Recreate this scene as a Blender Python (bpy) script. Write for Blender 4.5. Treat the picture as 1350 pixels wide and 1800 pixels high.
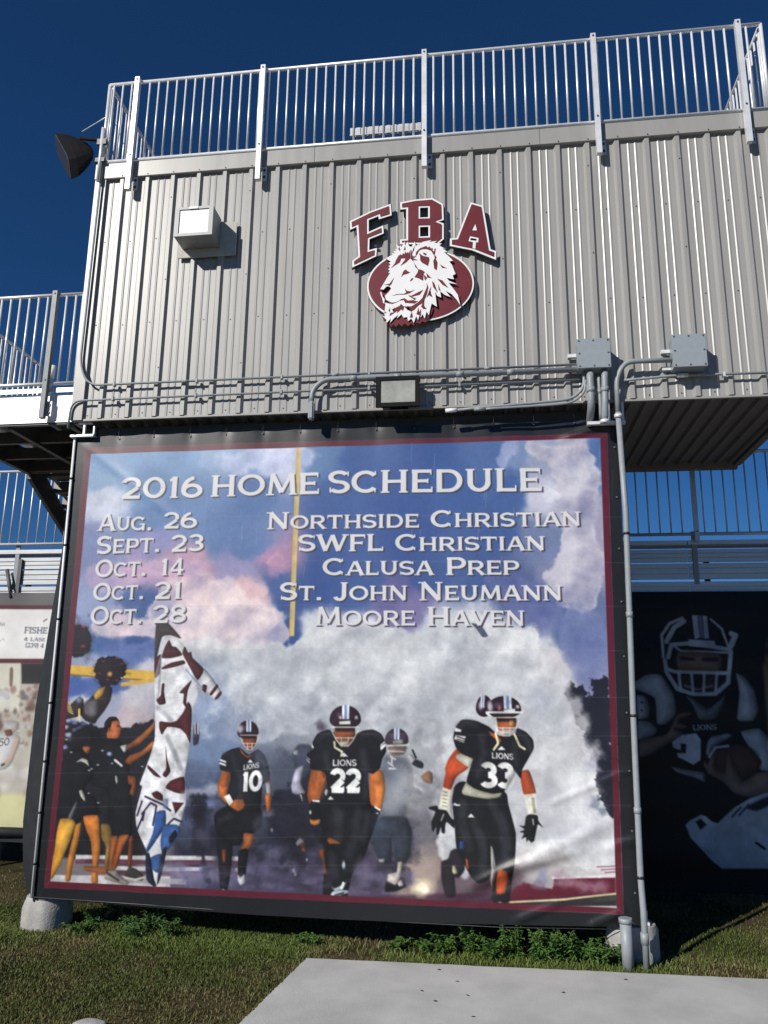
import bpy, bmesh, math, random
import numpy as np
from mathutils import Vector, Matrix
from mathutils.geometry import tessellate_polygon

S = bpy.context.scene
for o in list(bpy.data.objects): bpy.data.objects.remove(o)
C = S.collection
R = math.radians

# ------------------------------------------------------------------ camera
G0 = 5.0                                   # ground lies 5 m under the press box floor
CAM = (3.734, -7.534, -2.8517 + G0)
YAW, PITCH, ROLL, FPX = -0.1345, 0.2303, 0.0111, 1400.0
def cam_axes():
    cy, sy, cp, sp, cr, sr = (f(a) for a in (YAW, PITCH, ROLL) for f in (math.cos, math.sin))
    f = Vector((sy*cp, cy*cp, sp)); r0 = Vector((cy, -sy, 0)); u0 = r0.cross(f)
    return cr*r0 + sr*u0, -sr*r0 + cr*u0, f
RX, UX, FX = cam_axes()
cd = bpy.data.cameras.new('camera'); co = bpy.data.objects.new('camera', cd); C.objects.link(co)
cd.sensor_fit = 'VERTICAL'; cd.sensor_height = 24; cd.lens = FPX/1800*24; cd.clip_end = 5000; cd.clip_start = .05
m = Matrix.Identity(4)
for i in range(3):
    m[i][0] = RX[i]; m[i][1] = UX[i]; m[i][2] = -FX[i]; m[i][3] = CAM[i]
co.matrix_world = m
S.camera = co
S.render.resolution_x, S.render.resolution_y = 768, 1024

# ------------------------------------------------------------------ sky, sun, exposure
SUN = Vector((0.75, 1.0, -0.76)).normalized()       # the way the light travels
elev = math.asin(-SUN.z); az = math.atan2(-SUN.x, -SUN.y)
w = bpy.data.worlds.new('World'); S.world = w; w.use_nodes = True
nt = w.node_tree; nt.nodes.clear()
sk = nt.nodes.new('ShaderNodeTexSky'); sk.sky_type = 'NISHITA'; sk.sun_disc = False
sk.sun_elevation = elev; sk.sun_rotation = az
sk.altitude = 2500; sk.air_density = 1.0; sk.dust_density = 0.0; sk.ozone_density = 9.0
bg = nt.nodes.new('ShaderNodeBackground'); bg.inputs[1].default_value = 0.066
ow = nt.nodes.new('ShaderNodeOutputWorld')
hs = nt.nodes.new('ShaderNodeHueSaturation'); hs.inputs['Saturation'].default_value = 1.10
nt.links.new(sk.outputs[0], hs.inputs['Color']); nt.links.new(hs.outputs[0], bg.inputs[0]); nt.links.new(bg.outputs[0], ow.inputs[0])
sl = bpy.data.lights.new('sun', 'SUN'); sl.energy = 5.0; sl.angle = R(0.53); sl.color = (1.0, .955, .885)
so = bpy.data.objects.new('sun', sl); C.objects.link(so)
so.rotation_euler = SUN.to_track_quat('-Z', 'Y').to_euler(); so.location = (-10, -15, 20)
S.view_settings.view_transform = 'Standard'; S.view_settings.look = 'None'
S.view_settings.exposure = -0.1; S.view_settings.gamma = 1.0; S.view_settings.use_curve_mapping = False
S.render.engine = 'CYCLES'

# ------------------------------------------------------------------ pixels of the photograph -> points
def ray(u, v):
    return RX*((u-675)/FPX) + UX*((900-v)/FPX) + FX
def at(u, v, y):                    # the point of the vertical plane y that shows at pixel u, v
    d = ray(u, v); t = (y-CAM[1])/d.y
    return Vector(CAM) + d*t
def atz(u, v, z):
    d = ray(u, v); t = (z-CAM[2])/d.z
    return Vector(CAM) + d*t
def at_np(pts, y):
    p = np.asarray(pts, float)
    d = ((p[:, 0:1]-675)/FPX)*np.array(RX) + ((900-p[:, 1:2])/FPX)*np.array(UX) + np.array(FX)
    t = (y-CAM[1])/d[:, 1:2]
    return np.array(CAM) + d*t

# ------------------------------------------------------------------ helpers
def mesh_obj(name, me, parent=None, mat=None):
    o = bpy.data.objects.new(name, me); C.objects.link(o)
    if mat is not None and not me.materials: me.materials.append(mat)
    if parent is not None: o.parent = parent
    return o
def obj(name, bm, mat, parent=None, smooth=False):
    me = bpy.data.meshes.new(name)
    bmesh.ops.recalc_face_normals(bm, faces=bm.faces)
    if smooth:
        for f in bm.faces: f.smooth = True
    bm.to_mesh(me); bm.free()
    q = parent; off = Vector((0, 0, 0))
    while q is not None: off += q.location; q = q.parent
    if off.length: me.transform(Matrix.Translation(-off))
    return mesh_obj(name, me, parent, mat)
def tag(o, label, cat, group=None):
    o['label'] = label; o['category'] = cat
    if group: o['group'] = group
    return o
def thing(name, label, cat, loc=(0, 0, 0), group=None):
    o = bpy.data.objects.new(name, None); C.objects.link(o); o.location = loc; o.empty_display_size = .1
    return tag(o, label, cat, group)
def struct(o):
    o['kind'] = 'structure'; return o
def box(bm, x0, x1, y0, y1, z0, z1, bev=0):
    vs = [bm.verts.new((x, y, z)) for x in (x0, x1) for y in (y0, y1) for z in (z0, z1)]
    fs = [(0, 1, 3, 2), (4, 6, 7, 5), (0, 4, 5, 1), (2, 3, 7, 6), (0, 2, 6, 4), (1, 5, 7, 3)]
    faces = [bm.faces.new([vs[i] for i in f]) for f in fs]
    if bev:
        es = list({e for f in faces for e in f.edges})
        bmesh.ops.bevel(bm, geom=es, offset=bev, segments=2, affect='EDGES')
def boxo(name, x0, x1, y0, y1, z0, z1, mat, parent=None, bev=0):
    bm = bmesh.new(); box(bm, x0, x1, y0, y1, z0, z1, bev); return obj(name, bm, mat, parent)
def tube(bm, pts, r, n=8, caps=True):
    pts = [Vector(p) for p in pts]
    rs = r if isinstance(r, (list, tuple)) else [r]*len(pts)
    rings = []; up = None
    for i, p in enumerate(pts):
        a = pts[max(i-1, 0)]; b = pts[min(i+1, len(pts)-1)]
        d = (b-a).normalized()
        if up is None:
            up = Vector((0, 0, 1)) if abs(d.z) < .9 else Vector((0, 1, 0))
        s = d.cross(up).normalized(); up = s.cross(d).normalized()
        rings.append([bm.verts.new(p + (s*math.cos(t) + up*math.sin(t))*rs[i]) for t in [2*math.pi*k/n for k in range(n)]])
    for A, B in zip(rings, rings[1:]):
        for k in range(n):
            f = bm.faces.new((A[k], A[(k+1) % n], B[(k+1) % n], B[k])); f.smooth = True
    if caps:
        bm.faces.new(rings[0][::-1]); bm.faces.new(rings[-1])
def tubeo(name, pts, r, mat, parent=None, n=8):
    bm = bmesh.new(); tube(bm, pts, r, n)
    return obj(name, bm, mat, parent)
def bend(pts, rad, seg=6):              # polyline with rounded corners
    pts = [Vector(p) for p in pts]; out = [pts[0]]
    for i in range(1, len(pts)-1):
        a, b, c = pts[i-1], pts[i], pts[i+1]
        d1 = (a-b); d2 = (c-b); q = min(rad, d1.length*.49, d2.length*.49)
        p0 = b + d1.normalized()*q; p1 = b + d2.normalized()*q
        for k in range(seg+1):
            t = k/seg; out.append(p0*(1-t)**2 + b*(2*t*(1-t)) + p1*t*t)
    out.append(pts[-1]); return out
def lathe(bm, c, prof, n=24):
    rings = [[bm.verts.new((c[0]+r*math.cos(2*math.pi*k/n), c[1]+r*math.sin(2*math.pi*k/n), c[2]+z)) for k in range(n)] for r, z in prof]
    for A, B in zip(rings, rings[1:]):
        for k in range(n): bm.faces.new((A[k], A[(k+1) % n], B[(k+1) % n], B[k]))
    bm.faces.new(rings[0][::-1]); bm.faces.new(rings[-1])
def plate(name, outer, holes, y, th, mat, parent=None):
    """a cut-out sheet: outline(s) given as world points (x, z), front face at y, thickness th towards +y"""
    loops = [[Vector((x, 0, z)) for x, z in lp] for lp in [outer]+list(holes)]
    tris = tessellate_polygon([[Vector((p.x, p.z, 0)) for p in lp] for lp in loops])
    bm = bmesh.new(); flat = [p for lp in loops for p in lp]
    F = [bm.verts.new((p.x, y, p.z)) for p in flat]; B = [bm.verts.new((p.x, y+th, p.z)) for p in flat]
    for t in tris:
        try: bm.faces.new([F[i] for i in t]); bm.faces.new([B[i] for i in reversed(t)])
        except ValueError: pass
    k = 0
    for lp in loops:
        n = len(lp)
        for i in range(n):
            a, b = k+i, k+(i+1) % n
            try: bm.faces.new((F[a], F[b], B[b], B[a]))
            except ValueError: pass
        k += n
    return obj(name, bm, mat, parent)
def inset(poly, d):
    """move each edge of a closed outline inwards by d"""
    P = [Vector(p) for p in poly]; n = len(P)
    ar = sum(P[i].x*P[(i+1) % n].y - P[(i+1) % n].x*P[i].y for i in range(n))
    s = 1 if ar > 0 else -1; out = []
    for i in range(n):
        a, b, c = P[i-1], P[i], P[(i+1) % n]
        n1 = Vector((-(b-a).y, (b-a).x)).normalized()*s; n2 = Vector((-(c-b).y, (c-b).x)).normalized()*s
        k = 1 + n1.dot(n2)
        out.append(b + (n1+n2)*(d/max(k, .35)))
    return [(p.x, p.y) for p in out]

# ------------------------------------------------------------------ materials
def mat(name, col, rough=.5, metal=0., noise=.12, nscale=6., bump=0., bscale=40., spec=.5, col2=None, stretch=(1, 1, 1)):
    m = bpy.data.materials.new(name); m.use_nodes = True
    t = m.node_tree; b = t.nodes['Principled BSDF']
    b.inputs['Roughness'].default_value = rough; b.inputs['Metallic'].default_value = metal
    b.inputs['Specular IOR Level'].default_value = spec
    tc = t.nodes.new('ShaderNodeTexCoord'); mp = t.nodes.new('ShaderNodeMapping'); mp.inputs['Scale'].default_value = stretch
    t.links.new(tc.outputs['Object'], mp.inputs[0])
    nz = t.nodes.new('ShaderNodeTexNoise'); nz.inputs['Scale'].default_value = nscale; nz.inputs['Detail'].default_value = 6; nz.inputs['Roughness'].default_value = .65
    t.links.new(mp.outputs[0], nz.inputs[0])
    rp = t.nodes.new('ShaderNodeValToRGB')
    c2 = col2 or tuple(min(1, c*(1+noise)) for c in col); c1 = tuple(c*(1-noise) for c in col)
    rp.color_ramp.elements[0].position = .3; rp.color_ramp.elements[1].position = .7
    rp.color_ramp.elements[0].color = (*c1, 1); rp.color_ramp.elements[1].color = (*c2, 1)
    t.links.new(nz.outputs[0], rp.inputs[0]); t.links.new(rp.outputs[0], b.inputs['Base Color'])
    mr = t.nodes.new('ShaderNodeMapRange'); mr.inputs[3].default_value = max(.05, rough-.08); mr.inputs[4].default_value = min(1, rough+.1)
    t.links.new(nz.outputs[0], mr.inputs[0]); t.links.new(mr.outputs[0], b.inputs['Roughness'])
    if bump:
        n2 = t.nodes.new('ShaderNodeTexNoise'); n2.inputs['Scale'].default_value = bscale; n2.inputs['Detail'].default_value = 4
        t.links.new(mp.outputs[0], n2.inputs[0])
        bp = t.nodes.new('ShaderNodeBump'); bp.inputs['Strength'].default_value = bump; bp.inputs['Distance'].default_value = .01
        t.links.new(n2.outputs[0], bp.inputs['Height']); t.links.new(bp.outputs[0], b.inputs['Normal'])
    return m
def attr_mat(name, rough=.45, spec=.4, bump=.05, bscale=(220, 220, 220), transl=0.):
    m = bpy.data.materials.new(name); m.use_nodes = True
    t = m.node_tree; b = t.nodes['Principled BSDF']
    a = t.nodes.new('ShaderNodeVertexColor'); a.layer_name = 'print'
    t.links.new(a.outputs[0], b.inputs['Base Color'])
    b.inputs['Roughness'].default_value = rough; b.inputs['Specular IOR Level'].default_value = spec
    tc = t.nodes.new('ShaderNodeTexCoord'); mp = t.nodes.new('ShaderNodeMapping'); mp.inputs['Scale'].default_value = bscale
    t.links.new(tc.outputs['Object'], mp.inputs[0])
    nz = t.nodes.new('ShaderNodeTexNoise'); nz.inputs['Scale'].default_value = 1; nz.inputs['Detail'].default_value = 3
    t.links.new(mp.outputs[0], nz.inputs[0])
    bp = t.nodes.new('ShaderNodeBump'); bp.inputs['Strength'].default_value = bump; bp.inputs['Distance'].default_value = .01
    t.links.new(nz.outputs[0], bp.inputs['Height']); t.links.new(bp.outputs[0], b.inputs['Normal'])
    return m

M_panel = mat('painted_steel_siding', (.315, .31, .295), .35, 0., .055, 9.0, bump=.16, bscale=3.0, spec=.55, stretch=(1, 1, .09))
M_trim = mat('painted_steel_trim', (.30, .29, .27), .4, 0., .05, 3.)
M_deck = mat('underside_deck_steel', (.20, .19, .18), .45, .3, .1, 3.)
M_galv = mat('galvanised_steel', (.72, .735, .75), .36, .22, .08, 9.)
M_alu = mat('mill_aluminium', (.80, .81, .82), .30, .9, .06, 5., stretch=(.3, 3, 3))
M_oxalu = mat('oxidised_aluminium', (.56, .56, .555), .36, .4, .12, 3., stretch=(.3, 3, 3))
M_alufl = mat('aluminium_fascia', (.80, .80, .79), .42, .35, .05, 3.)
M_shade = mat('shade_toned_galvanised', (.13, .14, .15), .5, .2, .15, 8.)  # galvanised steel with the shade of the backlit walkway posts in its colour
M_pvc = mat('grey_pvc_conduit', (.26, .285, .30), .45, 0., .08, 14.)
M_jbox = mat('grey_box_plastic', (.265, .30, .33), .45, 0., .05, 20.)
M_black = mat('black_plastic', (.010, .010, .011), .7, 0., .2, 12., spec=.12)
M_blackmet = mat('black_painted_metal', (.022, .022, .022), .45, 0., .2, 20., bump=.1)
M_bolt = mat('dark_bolt_steel', (.09, .09, .09), .5, .6, .2, 40.)
M_conc = mat('cast_concrete', (.36, .35, .33), .9, 0., .22, 7., bump=.5, bscale=60., spec=.2)
M_slab = mat('broom_finished_concrete', (.46, .455, .44), .92, 0., .15, 1.6, bump=.35, bscale=160., spec=.2)
M_hood = mat('galvanised_hood_sheet', (.27, .285, .285), .45, .1, .14, 14.)
M_louvre = mat('white_louvre_paint', (.82, .82, .80), .35, 0., .06, 12.)
M_board = mat('weathered_plywood_plate', (.52, .50, .45), .8, 0., .12, 12.)
M_maroon = mat('maroon_sign_paint', (.135, .012, .020), .45, 0., .07, 6., spec=.3)
M_white = mat('white_sign_paint', (.80, .80, .80), .35, 0., .03, 8.)
M_edge = mat('black_sign_core', (.015, .014, .016), .5, 0., .1, 12.)
M_lens = mat('frosted_lamp_glass', (.34, .345, .31), .2, 0., .25, 5., spec=.6)
M_steel = mat('primed_column_steel', (.10, .10, .105), .55, .2, .15, 8.)
M_cable = mat('white_cable', (.82, .82, .80), .35, .0, .05, 30.)
M_tie = mat('black_cable_tie', (.012, .012, .012), .5, 0., .1, 30.)
M_stone = mat('weathered_stone', (.36, .35, .33), .9, 0., .2, 20., bump=.4)
# ================================================================== the setting: ground and slab
random.seed(7); rng = np.random.default_rng(7)
def ground_mat():
    m = bpy.data.materials.new('lawn_soil'); m.use_nodes = True
    t = m.node_tree; b = t.nodes['Principled BSDF']; b.inputs['Roughness'].default_value = 1; b.inputs['Specular IOR Level'].default_value = .1
    tc = t.nodes.new('ShaderNodeTexCoord')
    n1 = t.nodes.new('ShaderNodeTexNoise'); n1.inputs['Scale'].default_value = 1.3; n1.inputs['Detail'].default_value = 8
    n2 = t.nodes.new('ShaderNodeTexNoise'); n2.inputs['Scale'].default_value = 38; n2.inputs['Detail'].default_value = 6
    r1 = t.nodes.new('ShaderNodeValToRGB'); r2 = t.nodes.new('ShaderNodeValToRGB')
    e = r1.color_ramp.elements; e[0].position = .38; e[1].position = .62; e[0].color = (.040, .042, .016, 1); e[1].color = (.13, .098, .058, 1)
    e = r2.color_ramp.elements; e[0].position = .35; e[1].position = .7; e[0].color = (.35, .4, .3, 1); e[1].color = (1.2, 1.15, 1.0, 1)
    mx = t.nodes.new('ShaderNodeMix'); mx.data_type = 'RGBA'; mx.blend_type = 'MULTIPLY'; mx.inputs[0].default_value = 1
    t.links.new(tc.outputs['Object'], n1.inputs[0]); t.links.new(tc.outputs['Object'], n2.inputs[0])
    t.links.new(n1.outputs[0], r1.inputs[0]); t.links.new(n2.outputs[0], r2.inputs[0])
    t.links.new(r1.outputs[0], mx.inputs[6]); t.links.new(r2.outputs[0], mx.inputs[7]); t.links.new(mx.outputs[2], b.inputs['Base Color'])
    bp = t.nodes.new('ShaderNodeBump'); bp.inputs['Strength'].default_value = .8; bp.inputs['Distance'].default_value = .03
    t.links.new(n2.outputs[0], bp.inputs['Height']); t.links.new(bp.outputs[0], b.inputs['Normal'])
    return m
M_ground = ground_mat()
def gz(x, y):
    return .03*math.sin(.9*x+1.3)*math.sin(.7*y+.4) + .012*math.sin(3.1*x)*math.sin(2.7*y+1)
bm = bmesh.new(); N = 60
xs = [-900, -300, -80, -30, -14] + [-8+i*.4 for i in range(56)] + [22, 40, 90, 300, 900]
ys = [-300, -80, -30, -14] + [-8+i*.4 for i in range(50)] + [18, 40, 90, 300, 900]
gv = [[bm.verts.new((x, y, gz(x, y) if abs(x) < 16 and abs(y) < 14 else 0)) for x in xs] for y in ys]
for j in range(len(ys)-1):
    for i in range(len(xs)-1): bm.faces.new((gv[j][i], gv[j][i+1], gv[j+1][i+1], gv[j+1][i]))
struct(obj('ground', bm, M_ground, smooth=True))
ST = .035
_c, _r, _l = atz(539, 1684, ST), atz(1350, 1721, ST), atz(418, 1802, ST)
SL = [(_c.x, _c.y), (9.5, _c.y+(_r.y-_c.y)/(_r.x-_c.x)*(9.5-_c.x)), (9.5, -9.0), (_c.x+(_l.x-_c.x)/(_l.y-_c.y)*(-9-_c.y), -9.0), (_l.x, _l.y)]
bm = bmesh.new()
def chip(P, n, j):
    out = []
    for i in range(len(P)):
        (x0, y0), (x1, y1) = P[i], P[(i+1) % len(P)]
        k = n if min(y0, y1) > -2.5 or i == 3 else 1
        for q in range(k):
            s = 0 if q == 0 else random.gauss(0, j); L = math.hypot(x1-x0, y1-y0); t = q/k
            out.append((x0+(x1-x0)*t-(y1-y0)/L*s, y0+(y1-y0)*t+(x1-x0)/L*s))
    return out
SL = chip(SL, 90, .0035)
top = [bm.verts.new((x, y, ST)) for x, y in SL]; bot = [bm.verts.new((x, y, -.1)) for x, y in SL]
tf = bm.faces.new(top); bm.faces.new(bot[::-1])
for i in range(len(SL)): bm.faces.new((top[i], bot[i], bot[(i+1) % len(SL)], top[(i+1) % len(SL)]))
bmesh.ops.inset_region(bm, faces=[tf], thickness=.010, depth=.004)
struct(obj('concrete_path', bm, M_slab))

# ================================================================== press box
PX0, PX1, PY1 = -.61, 6.712, 2.36
ZF, ZT = G0, G0+2.98
press = thing('press_box', 'grey ribbed metal press box raised above the game schedule banner', 'press box', (3.05, 0, ZF))
PROF = [(0, 0), (.062, 0), (.073, .005), (.079, .005), (.090, 0), (.134, 0), (.145, .005), (.151, .005), (.162, 0), (.216, 0), (.240, .033), (.280, .033), (.3048, 0)]
def siding(name, n, place, z0, z1, parent, m=M_panel):
    bm = bmesh.new(); prev = None
    for k in range(n):
        for s, d in PROF[(1 if k else 0):]:
            a = bm.verts.new(place(k*.3048+s, d, z0)); b = bm.verts.new(place(k*.3048+s, d, z1))
            if prev: bm.faces.new((prev[0], a, b, prev[1]))
            prev = (a, b)
    return obj(name, bm, m, parent)
YW = .016
for k in range(8):
    x0 = PX0+.006+k*.9144
    siding('wall_panel', 3, lambda s, d, z, x0=x0: (x0+s, YW-d, z), ZF+.012, ZT, press)
n_side = 7
for k in range(3):
    siding('wall_panel', 3 if k < 2 else 1, lambda s, d, z, k=k: (PX0-.004-d, PY1-.1-k*.9144-s, z), ZF+.012, ZT, press)
    siding('wall_panel', 3 if k < 2 else 1, lambda s, d, z, k=k: (PX1+.004+d, .13+k*.9144+s, z), ZF+.012, ZT, press)
for k in range(8):
    siding('wall_panel', 3, lambda s, d, z, k=k: (PX1-.006-k*.9144-s, PY1-.02+d, z), ZF+.012, ZT, press)
boxo('corner_trim', PX0-.055, PX0+.075, -.022, .11, ZF-.004, ZT-.05, M_panel, press)
boxo('corner_trim', PX1-.055, PX1+.055, -.022, .11, ZF-.004, ZT-.05, M_panel, press)
boxo('roof', PX0, PX1, .03, PY1, ZT-.02, ZT+.09, M_trim, press)
for a, b in ((PX0-.06, 1.9), (1.9015, 4.35), (4.3515, PX1+.06)):
    boxo('fascia_trim', a, b, -.034, .028, ZF+2.905, ZF+3.10, M_panel, press, .004)
boxo('fascia_trim', PX0-.06, PX0+.0, .03, PY1+.03, ZF+2.905, ZF+3.10, M_trim, press)
boxo('fascia_trim', PX1+.0, PX1+.06, .03, PY1+.03, ZF+2.905, ZF+3.10, M_trim, press)
boxo('drip_trim', PX0-.04, PX1+.04, -.006, .030, ZF-.012, ZF+.010, M_trim, press)
# underside: ribbed deck sheets running front to back
for k in range(8):
    bm = bmesh.new(); prev = None; x0 = PX0+.01+k*.9144
    for q in range(6):
        for s, d in ((0, 0), (.075, 0), (.09, .04), (.125, .04), (.14, 0))[0 if q == 0 else 1:] + (((.1524, 0),) if True else ()):
            a = bm.verts.new((x0+q*.1524+s, .04, ZF+.035-d)); b = bm.verts.new((x0+q*.1524+s, PY1-.06, ZF+.035-d))
            if prev: bm.faces.new((prev[0], a, b, prev[1]))
            prev = (a, b)
    obj('underside_panel', bm, M_deck, press)
boxo('edge_beam', PX0-.03, PX1+.05, PY1-.055, PY1+.02, ZF-.06, ZF+.09, M_deck, press)
boxo('edge_beam', PX1-.0, PX1+.075, .032, PY1-.057, ZF-.03, ZF+.09, M_deck, press)
boxo('edge_beam', PX0-.03, PX0+.012, .032, PY1-.057, ZF-.03, ZF+.09, M_deck, press)
boxo('sun_stop_beam', -.47, 4.82, .235, .345, ZF-.38, ZF-.013, M_steel, press)  # beam in the gap, its hidden lower part added to keep sun off the mural
# siding screws: tiny, one joined part
bm = bmesh.new()
for row in (.06, 1.10, 2.12):
    for i in range(-2, 22):
        for s in (.112, .26):
            if s > .2 and i % 3: continue
            x = i*.3048+.006+s; y = YW-.002 if s < .2 else YW-.035
            x += random.uniform(-.008, .008); z = ZF+row+random.uniform(-.01, .01)+(.5 if s > .2 else 0)
            bmesh.ops.create_cone(bm, cap_ends=True, segments=6, radius1=.0085, radius2=.006, depth=.008, matrix=Matrix.Translation((x, y, z)) @ Matrix.Rotation(R(90), 4, 'X'))
for i in range(-2, 23):
    bmesh.ops.create_cone(bm, cap_ends=True, segments=6, radius1=.008, radius2=.006, depth=.008, matrix=Matrix.Translation((i*.3048-.03, -.037, ZF+2.925)) @ Matrix.Rotation(R(90), 4, 'X'))
sc = obj('siding_screws', bm, M_bolt, press); sc['kind'] = 'stuff'

# ================================================================== guard rails
BAL = {}
def baluster_mesh(h, r, m):
    k = (round(h, 3), r)
    if k not in BAL:
        bm = bmesh.new(); tube(bm, [(0, 0, 0), (0, 0, h)], r, 6); me = bpy.data.meshes.new('baluster')
        bmesh.ops.recalc_face_normals(bm, faces=bm.faces); bm.to_mesh(me); bm.free(); me.materials.append(m); BAL[k] = me
    return BAL[k]
def guardrail(label, A, B, z0, z1, posts=(), group=None, post_out=None, pitch=.1107, m=M_galv, rr=.021, br=.0125, off=0., ends=True, down=.42, name='guardrail', pw=.027, pm=None):
    """rail between ground points A and B (x, y); posts: distances along it; post_out: unit vector pointing to the post's side"""
    A = Vector((A[0], A[1], 0)); B = Vector((B[0], B[1], 0)); d = (B-A); L = d.length; d.normalize()
    t = thing(name, label, 'railing', (A.x, A.y, z0), group)
    tubeo('top_rail', [A+Vector((0, 0, z1)), B+Vector((0, 0, z1))], rr, m, t)
    tubeo('bottom_rail', [A+Vector((0, 0, z0)), B+Vector((0, 0, z0))], rr, m, t)
    if ends:
        for E in (A, B): tubeo('end_post', [E+Vector((0, 0, z0)), E+Vector((0, 0, z1))], rr*.95, m, t)
    me = baluster_mesh(z1-z0-.01, br, m); s = off+pitch*.5
    while s < L-.04:
        if all(abs(s-q) > .03 for q in posts):
            o = mesh_obj('baluster', me, t); p = A+d*s; o.location = (p.x-A.x, p.y-A.y, .005)
        s += pitch
    if post_out is not None:
        u = Vector((post_out[0], post_out[1], 0))
        for q in posts:
            c = A+d*q+u*(rr+.022); bm = bmesh.new()
            # flat channel: a face plate and two short flanges
            for (a0, a1, b0, b1) in ((-pw, pw, -.021, .034),):
                P = [c+d*a0+u*b0, c+d*a1+u*b0, c+d*a1+u*b1, c+d*a0+u*b1]
                lo = [bm.verts.new((p.x, p.y, z0-down)) for p in P]; hi = [bm.verts.new((p.x, p.y, z1+.018)) for p in P]
                bm.faces.new(lo); bm.faces.new(hi[::-1])
                for k in range(4): bm.faces.new((lo[k], lo[(k+1) % 4], hi[(k+1) % 4], hi[k]))
            po = obj('post', bm, pm or m, t)
            for zz in (z0+.02, z1-.015):
                bm = bmesh.new(); p = c+u*.036
                bmesh.ops.create_cone(bm, cap_ends=True, segments=6, radius1=.012, radius2=.010, depth=.012, matrix=Matrix.Translation((p.x, p.y, zz)) @ u.to_track_quat('Z', 'Y').to_matrix().to_4x4())
                obj('bolt', bm, M_bolt, po)
            if down > .3:
                bm = bmesh.new(); p = c+d*(pw+.028)
                box(bm, p.x-.026, p.x+.026, -.026, -.018, z0-down+.03, z0-down+.2)
                bk = obj('bracket', bm, M_galv, po)
                for zz in (.07, .155): boxo('bolt', p.x-.012, p.x+.012, -.036, -.0262, z0-down+zz-.012, z0-down+zz+.012, M_bolt, po)
    return t
FP = [.37, 1.88, 3.72, 5.55, 7.04]
guardrail('long galvanised guard rail along the press box roof edge above the lion sign', (-.60, -.03), (6.69, -.03), G0+3.12, G0+4.165, FP, post_out=(0, -1))
guardrail('short roof guard rail running back behind the black loudspeaker', (-.60, .03), (-.60, 2.3), G0+3.12, G0+4.165, (.9, 1.8), post_out=None)
guardrail('short roof guard rail running back over the corner beyond the grey electrical boxes', (6.69, .03), (6.69, 2.3), G0+3.12, G0+4.165, (.9, 1.8), post_out=None)
# loose aluminium tray on legs at the back of the roof
tr = thing('roof_tray', 'corrugated aluminium tray standing behind the roof guard rail', 'tray', (2.35, 2.2, G0+3.07))
bm = bmesh.new()
for k in range(12):
    a = 1.85+k*.088; box(bm, a, a+.06, 2.28, 2.31, G0+5.06, G0+5.20); box(bm, a+.0601, a+.0879, 2.292, 2.305, G0+5.06, G0+5.20)
obj('tray_front', bm, M_oxalu, tr)
boxo('tray_floor', 1.85, 2.91, 2.262, 2.279, G0+5.06, G0+5.075, M_alu, tr)
for x in (1.9, 2.86): tubeo('leg', [(x, 2.33, G0+3.07), (x, 2.33, G0+5.15)], .02, M_galv, tr)

# ================================================================== ventilator hood on the wall
hd = thing('wall_vent', 'white louvred ventilation hood on a pale backing board on the siding', 'vent', (.72, -.03, G0+1.8))
boxo('backing_board', .40, 1.055, -.034, -.018, G0+1.83, G0+2.23, M_board, hd)
hx0, hx1, hz0, hz1, hy = .455, .875, G0+1.93, G0+2.27, -.285
bm = bmesh.new()
box(bm, hx0, hx0+.012, hy, -.035, hz0, hz1); box(bm, hx1-.012, hx1, hy, -.035, hz0, hz1)
box(bm, hx0+.0121, hx1-.0121, hy, -.035, hz1-.012, hz1); box(bm, hx0+.0121, hx1-.0121, hy, -.035, hz0, hz0+.012)
hs = obj('housing', bm, M_hood, hd)
bm = bmesh.new()
for a, b, c, d in ((hx0-.004, hx0+.045, hz0-.004, hz1+.004), (hx1-.045, hx1+.004, hz0-.004, hz1+.004), (hx0+.0451, hx1-.0451, hz1-.026, hz1+.004), (hx0+.0451, hx1-.0451, hz0-.004, hz0+.03)):
    box(bm, a, b, hy-.012, hy-.001, c, d)
obj('front_frame', bm, M_hood, hd)
for k in range(9):
    z = hz0+.032+k*.0318; bm = bmesh.new()
    P = [(hx0+.046, hy-.002, z), (hx1-.046, hy-.002, z), (hx1-.046, hy-.0005, z+.0314), (hx0+.046, hy-.0005, z+.0314)]
    vs = [bm.verts.new(p) for p in P]; v2 = [bm.verts.new((p[0], p[1]+.004, p[2])) for p in P]
    bm.faces.new(vs); bm.faces.new(v2[::-1])
    for i in range(4): bm.faces.new((vs[i], vs[(i+1) % 4], v2[(i+1) % 4], v2[i]))
    obj('louvre_slat', bm, M_louvre, hd)
boxo('name_plate', hx0+.155, hx0+.255, hy-.018, hy-.0125, hz1-.024, hz1+.0, M_louvre, hd)

# ================================================================== electrical boxes and flood light
def jbox(label, px, y, depth, k):
    a = at(*px[0], y); b = at(*px[1], y)
    x0, x1, z0, z1 = a.x, b.x, b.z, a.z
    t = thing('electrical_box', label, 'electrical box', ((x0+x1)/2, 0, z0), 'grey electrical boxes on the siding')
    boxo('housing', x0+.008, x1-.008, y+.02, -.020, z0+.008, z1-.008, M_jbox, t, .004)
    boxo('lid', x0, x1, y, y+.0195, z0, z1, M_jbox, t, .004)
    for i in range(3):
        for j in range(3):
            if i == 1 and j == 1: continue
            x = x0+.022+(x1-x0-.044)*i/2; z = z0+.022+(z1-z0-.044)*j/2
            bm = bmesh.new(); bmesh.ops.create_cone(bm, cap_ends=True, segments=8, radius1=.009, radius2=.008, depth=.006, matrix=Matrix.Translation((x, y-.002, z)) @ Matrix.Rotation(R(90), 4, 'X'))
            obj('screw', bm, M_bolt, t)
    for zz in (z1-.13, z0+.03):
        boxo('mounting_channel', x0-.075, x0+.006, -.058, -.0201, zz, zz+.035, M_galv, t)
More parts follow.
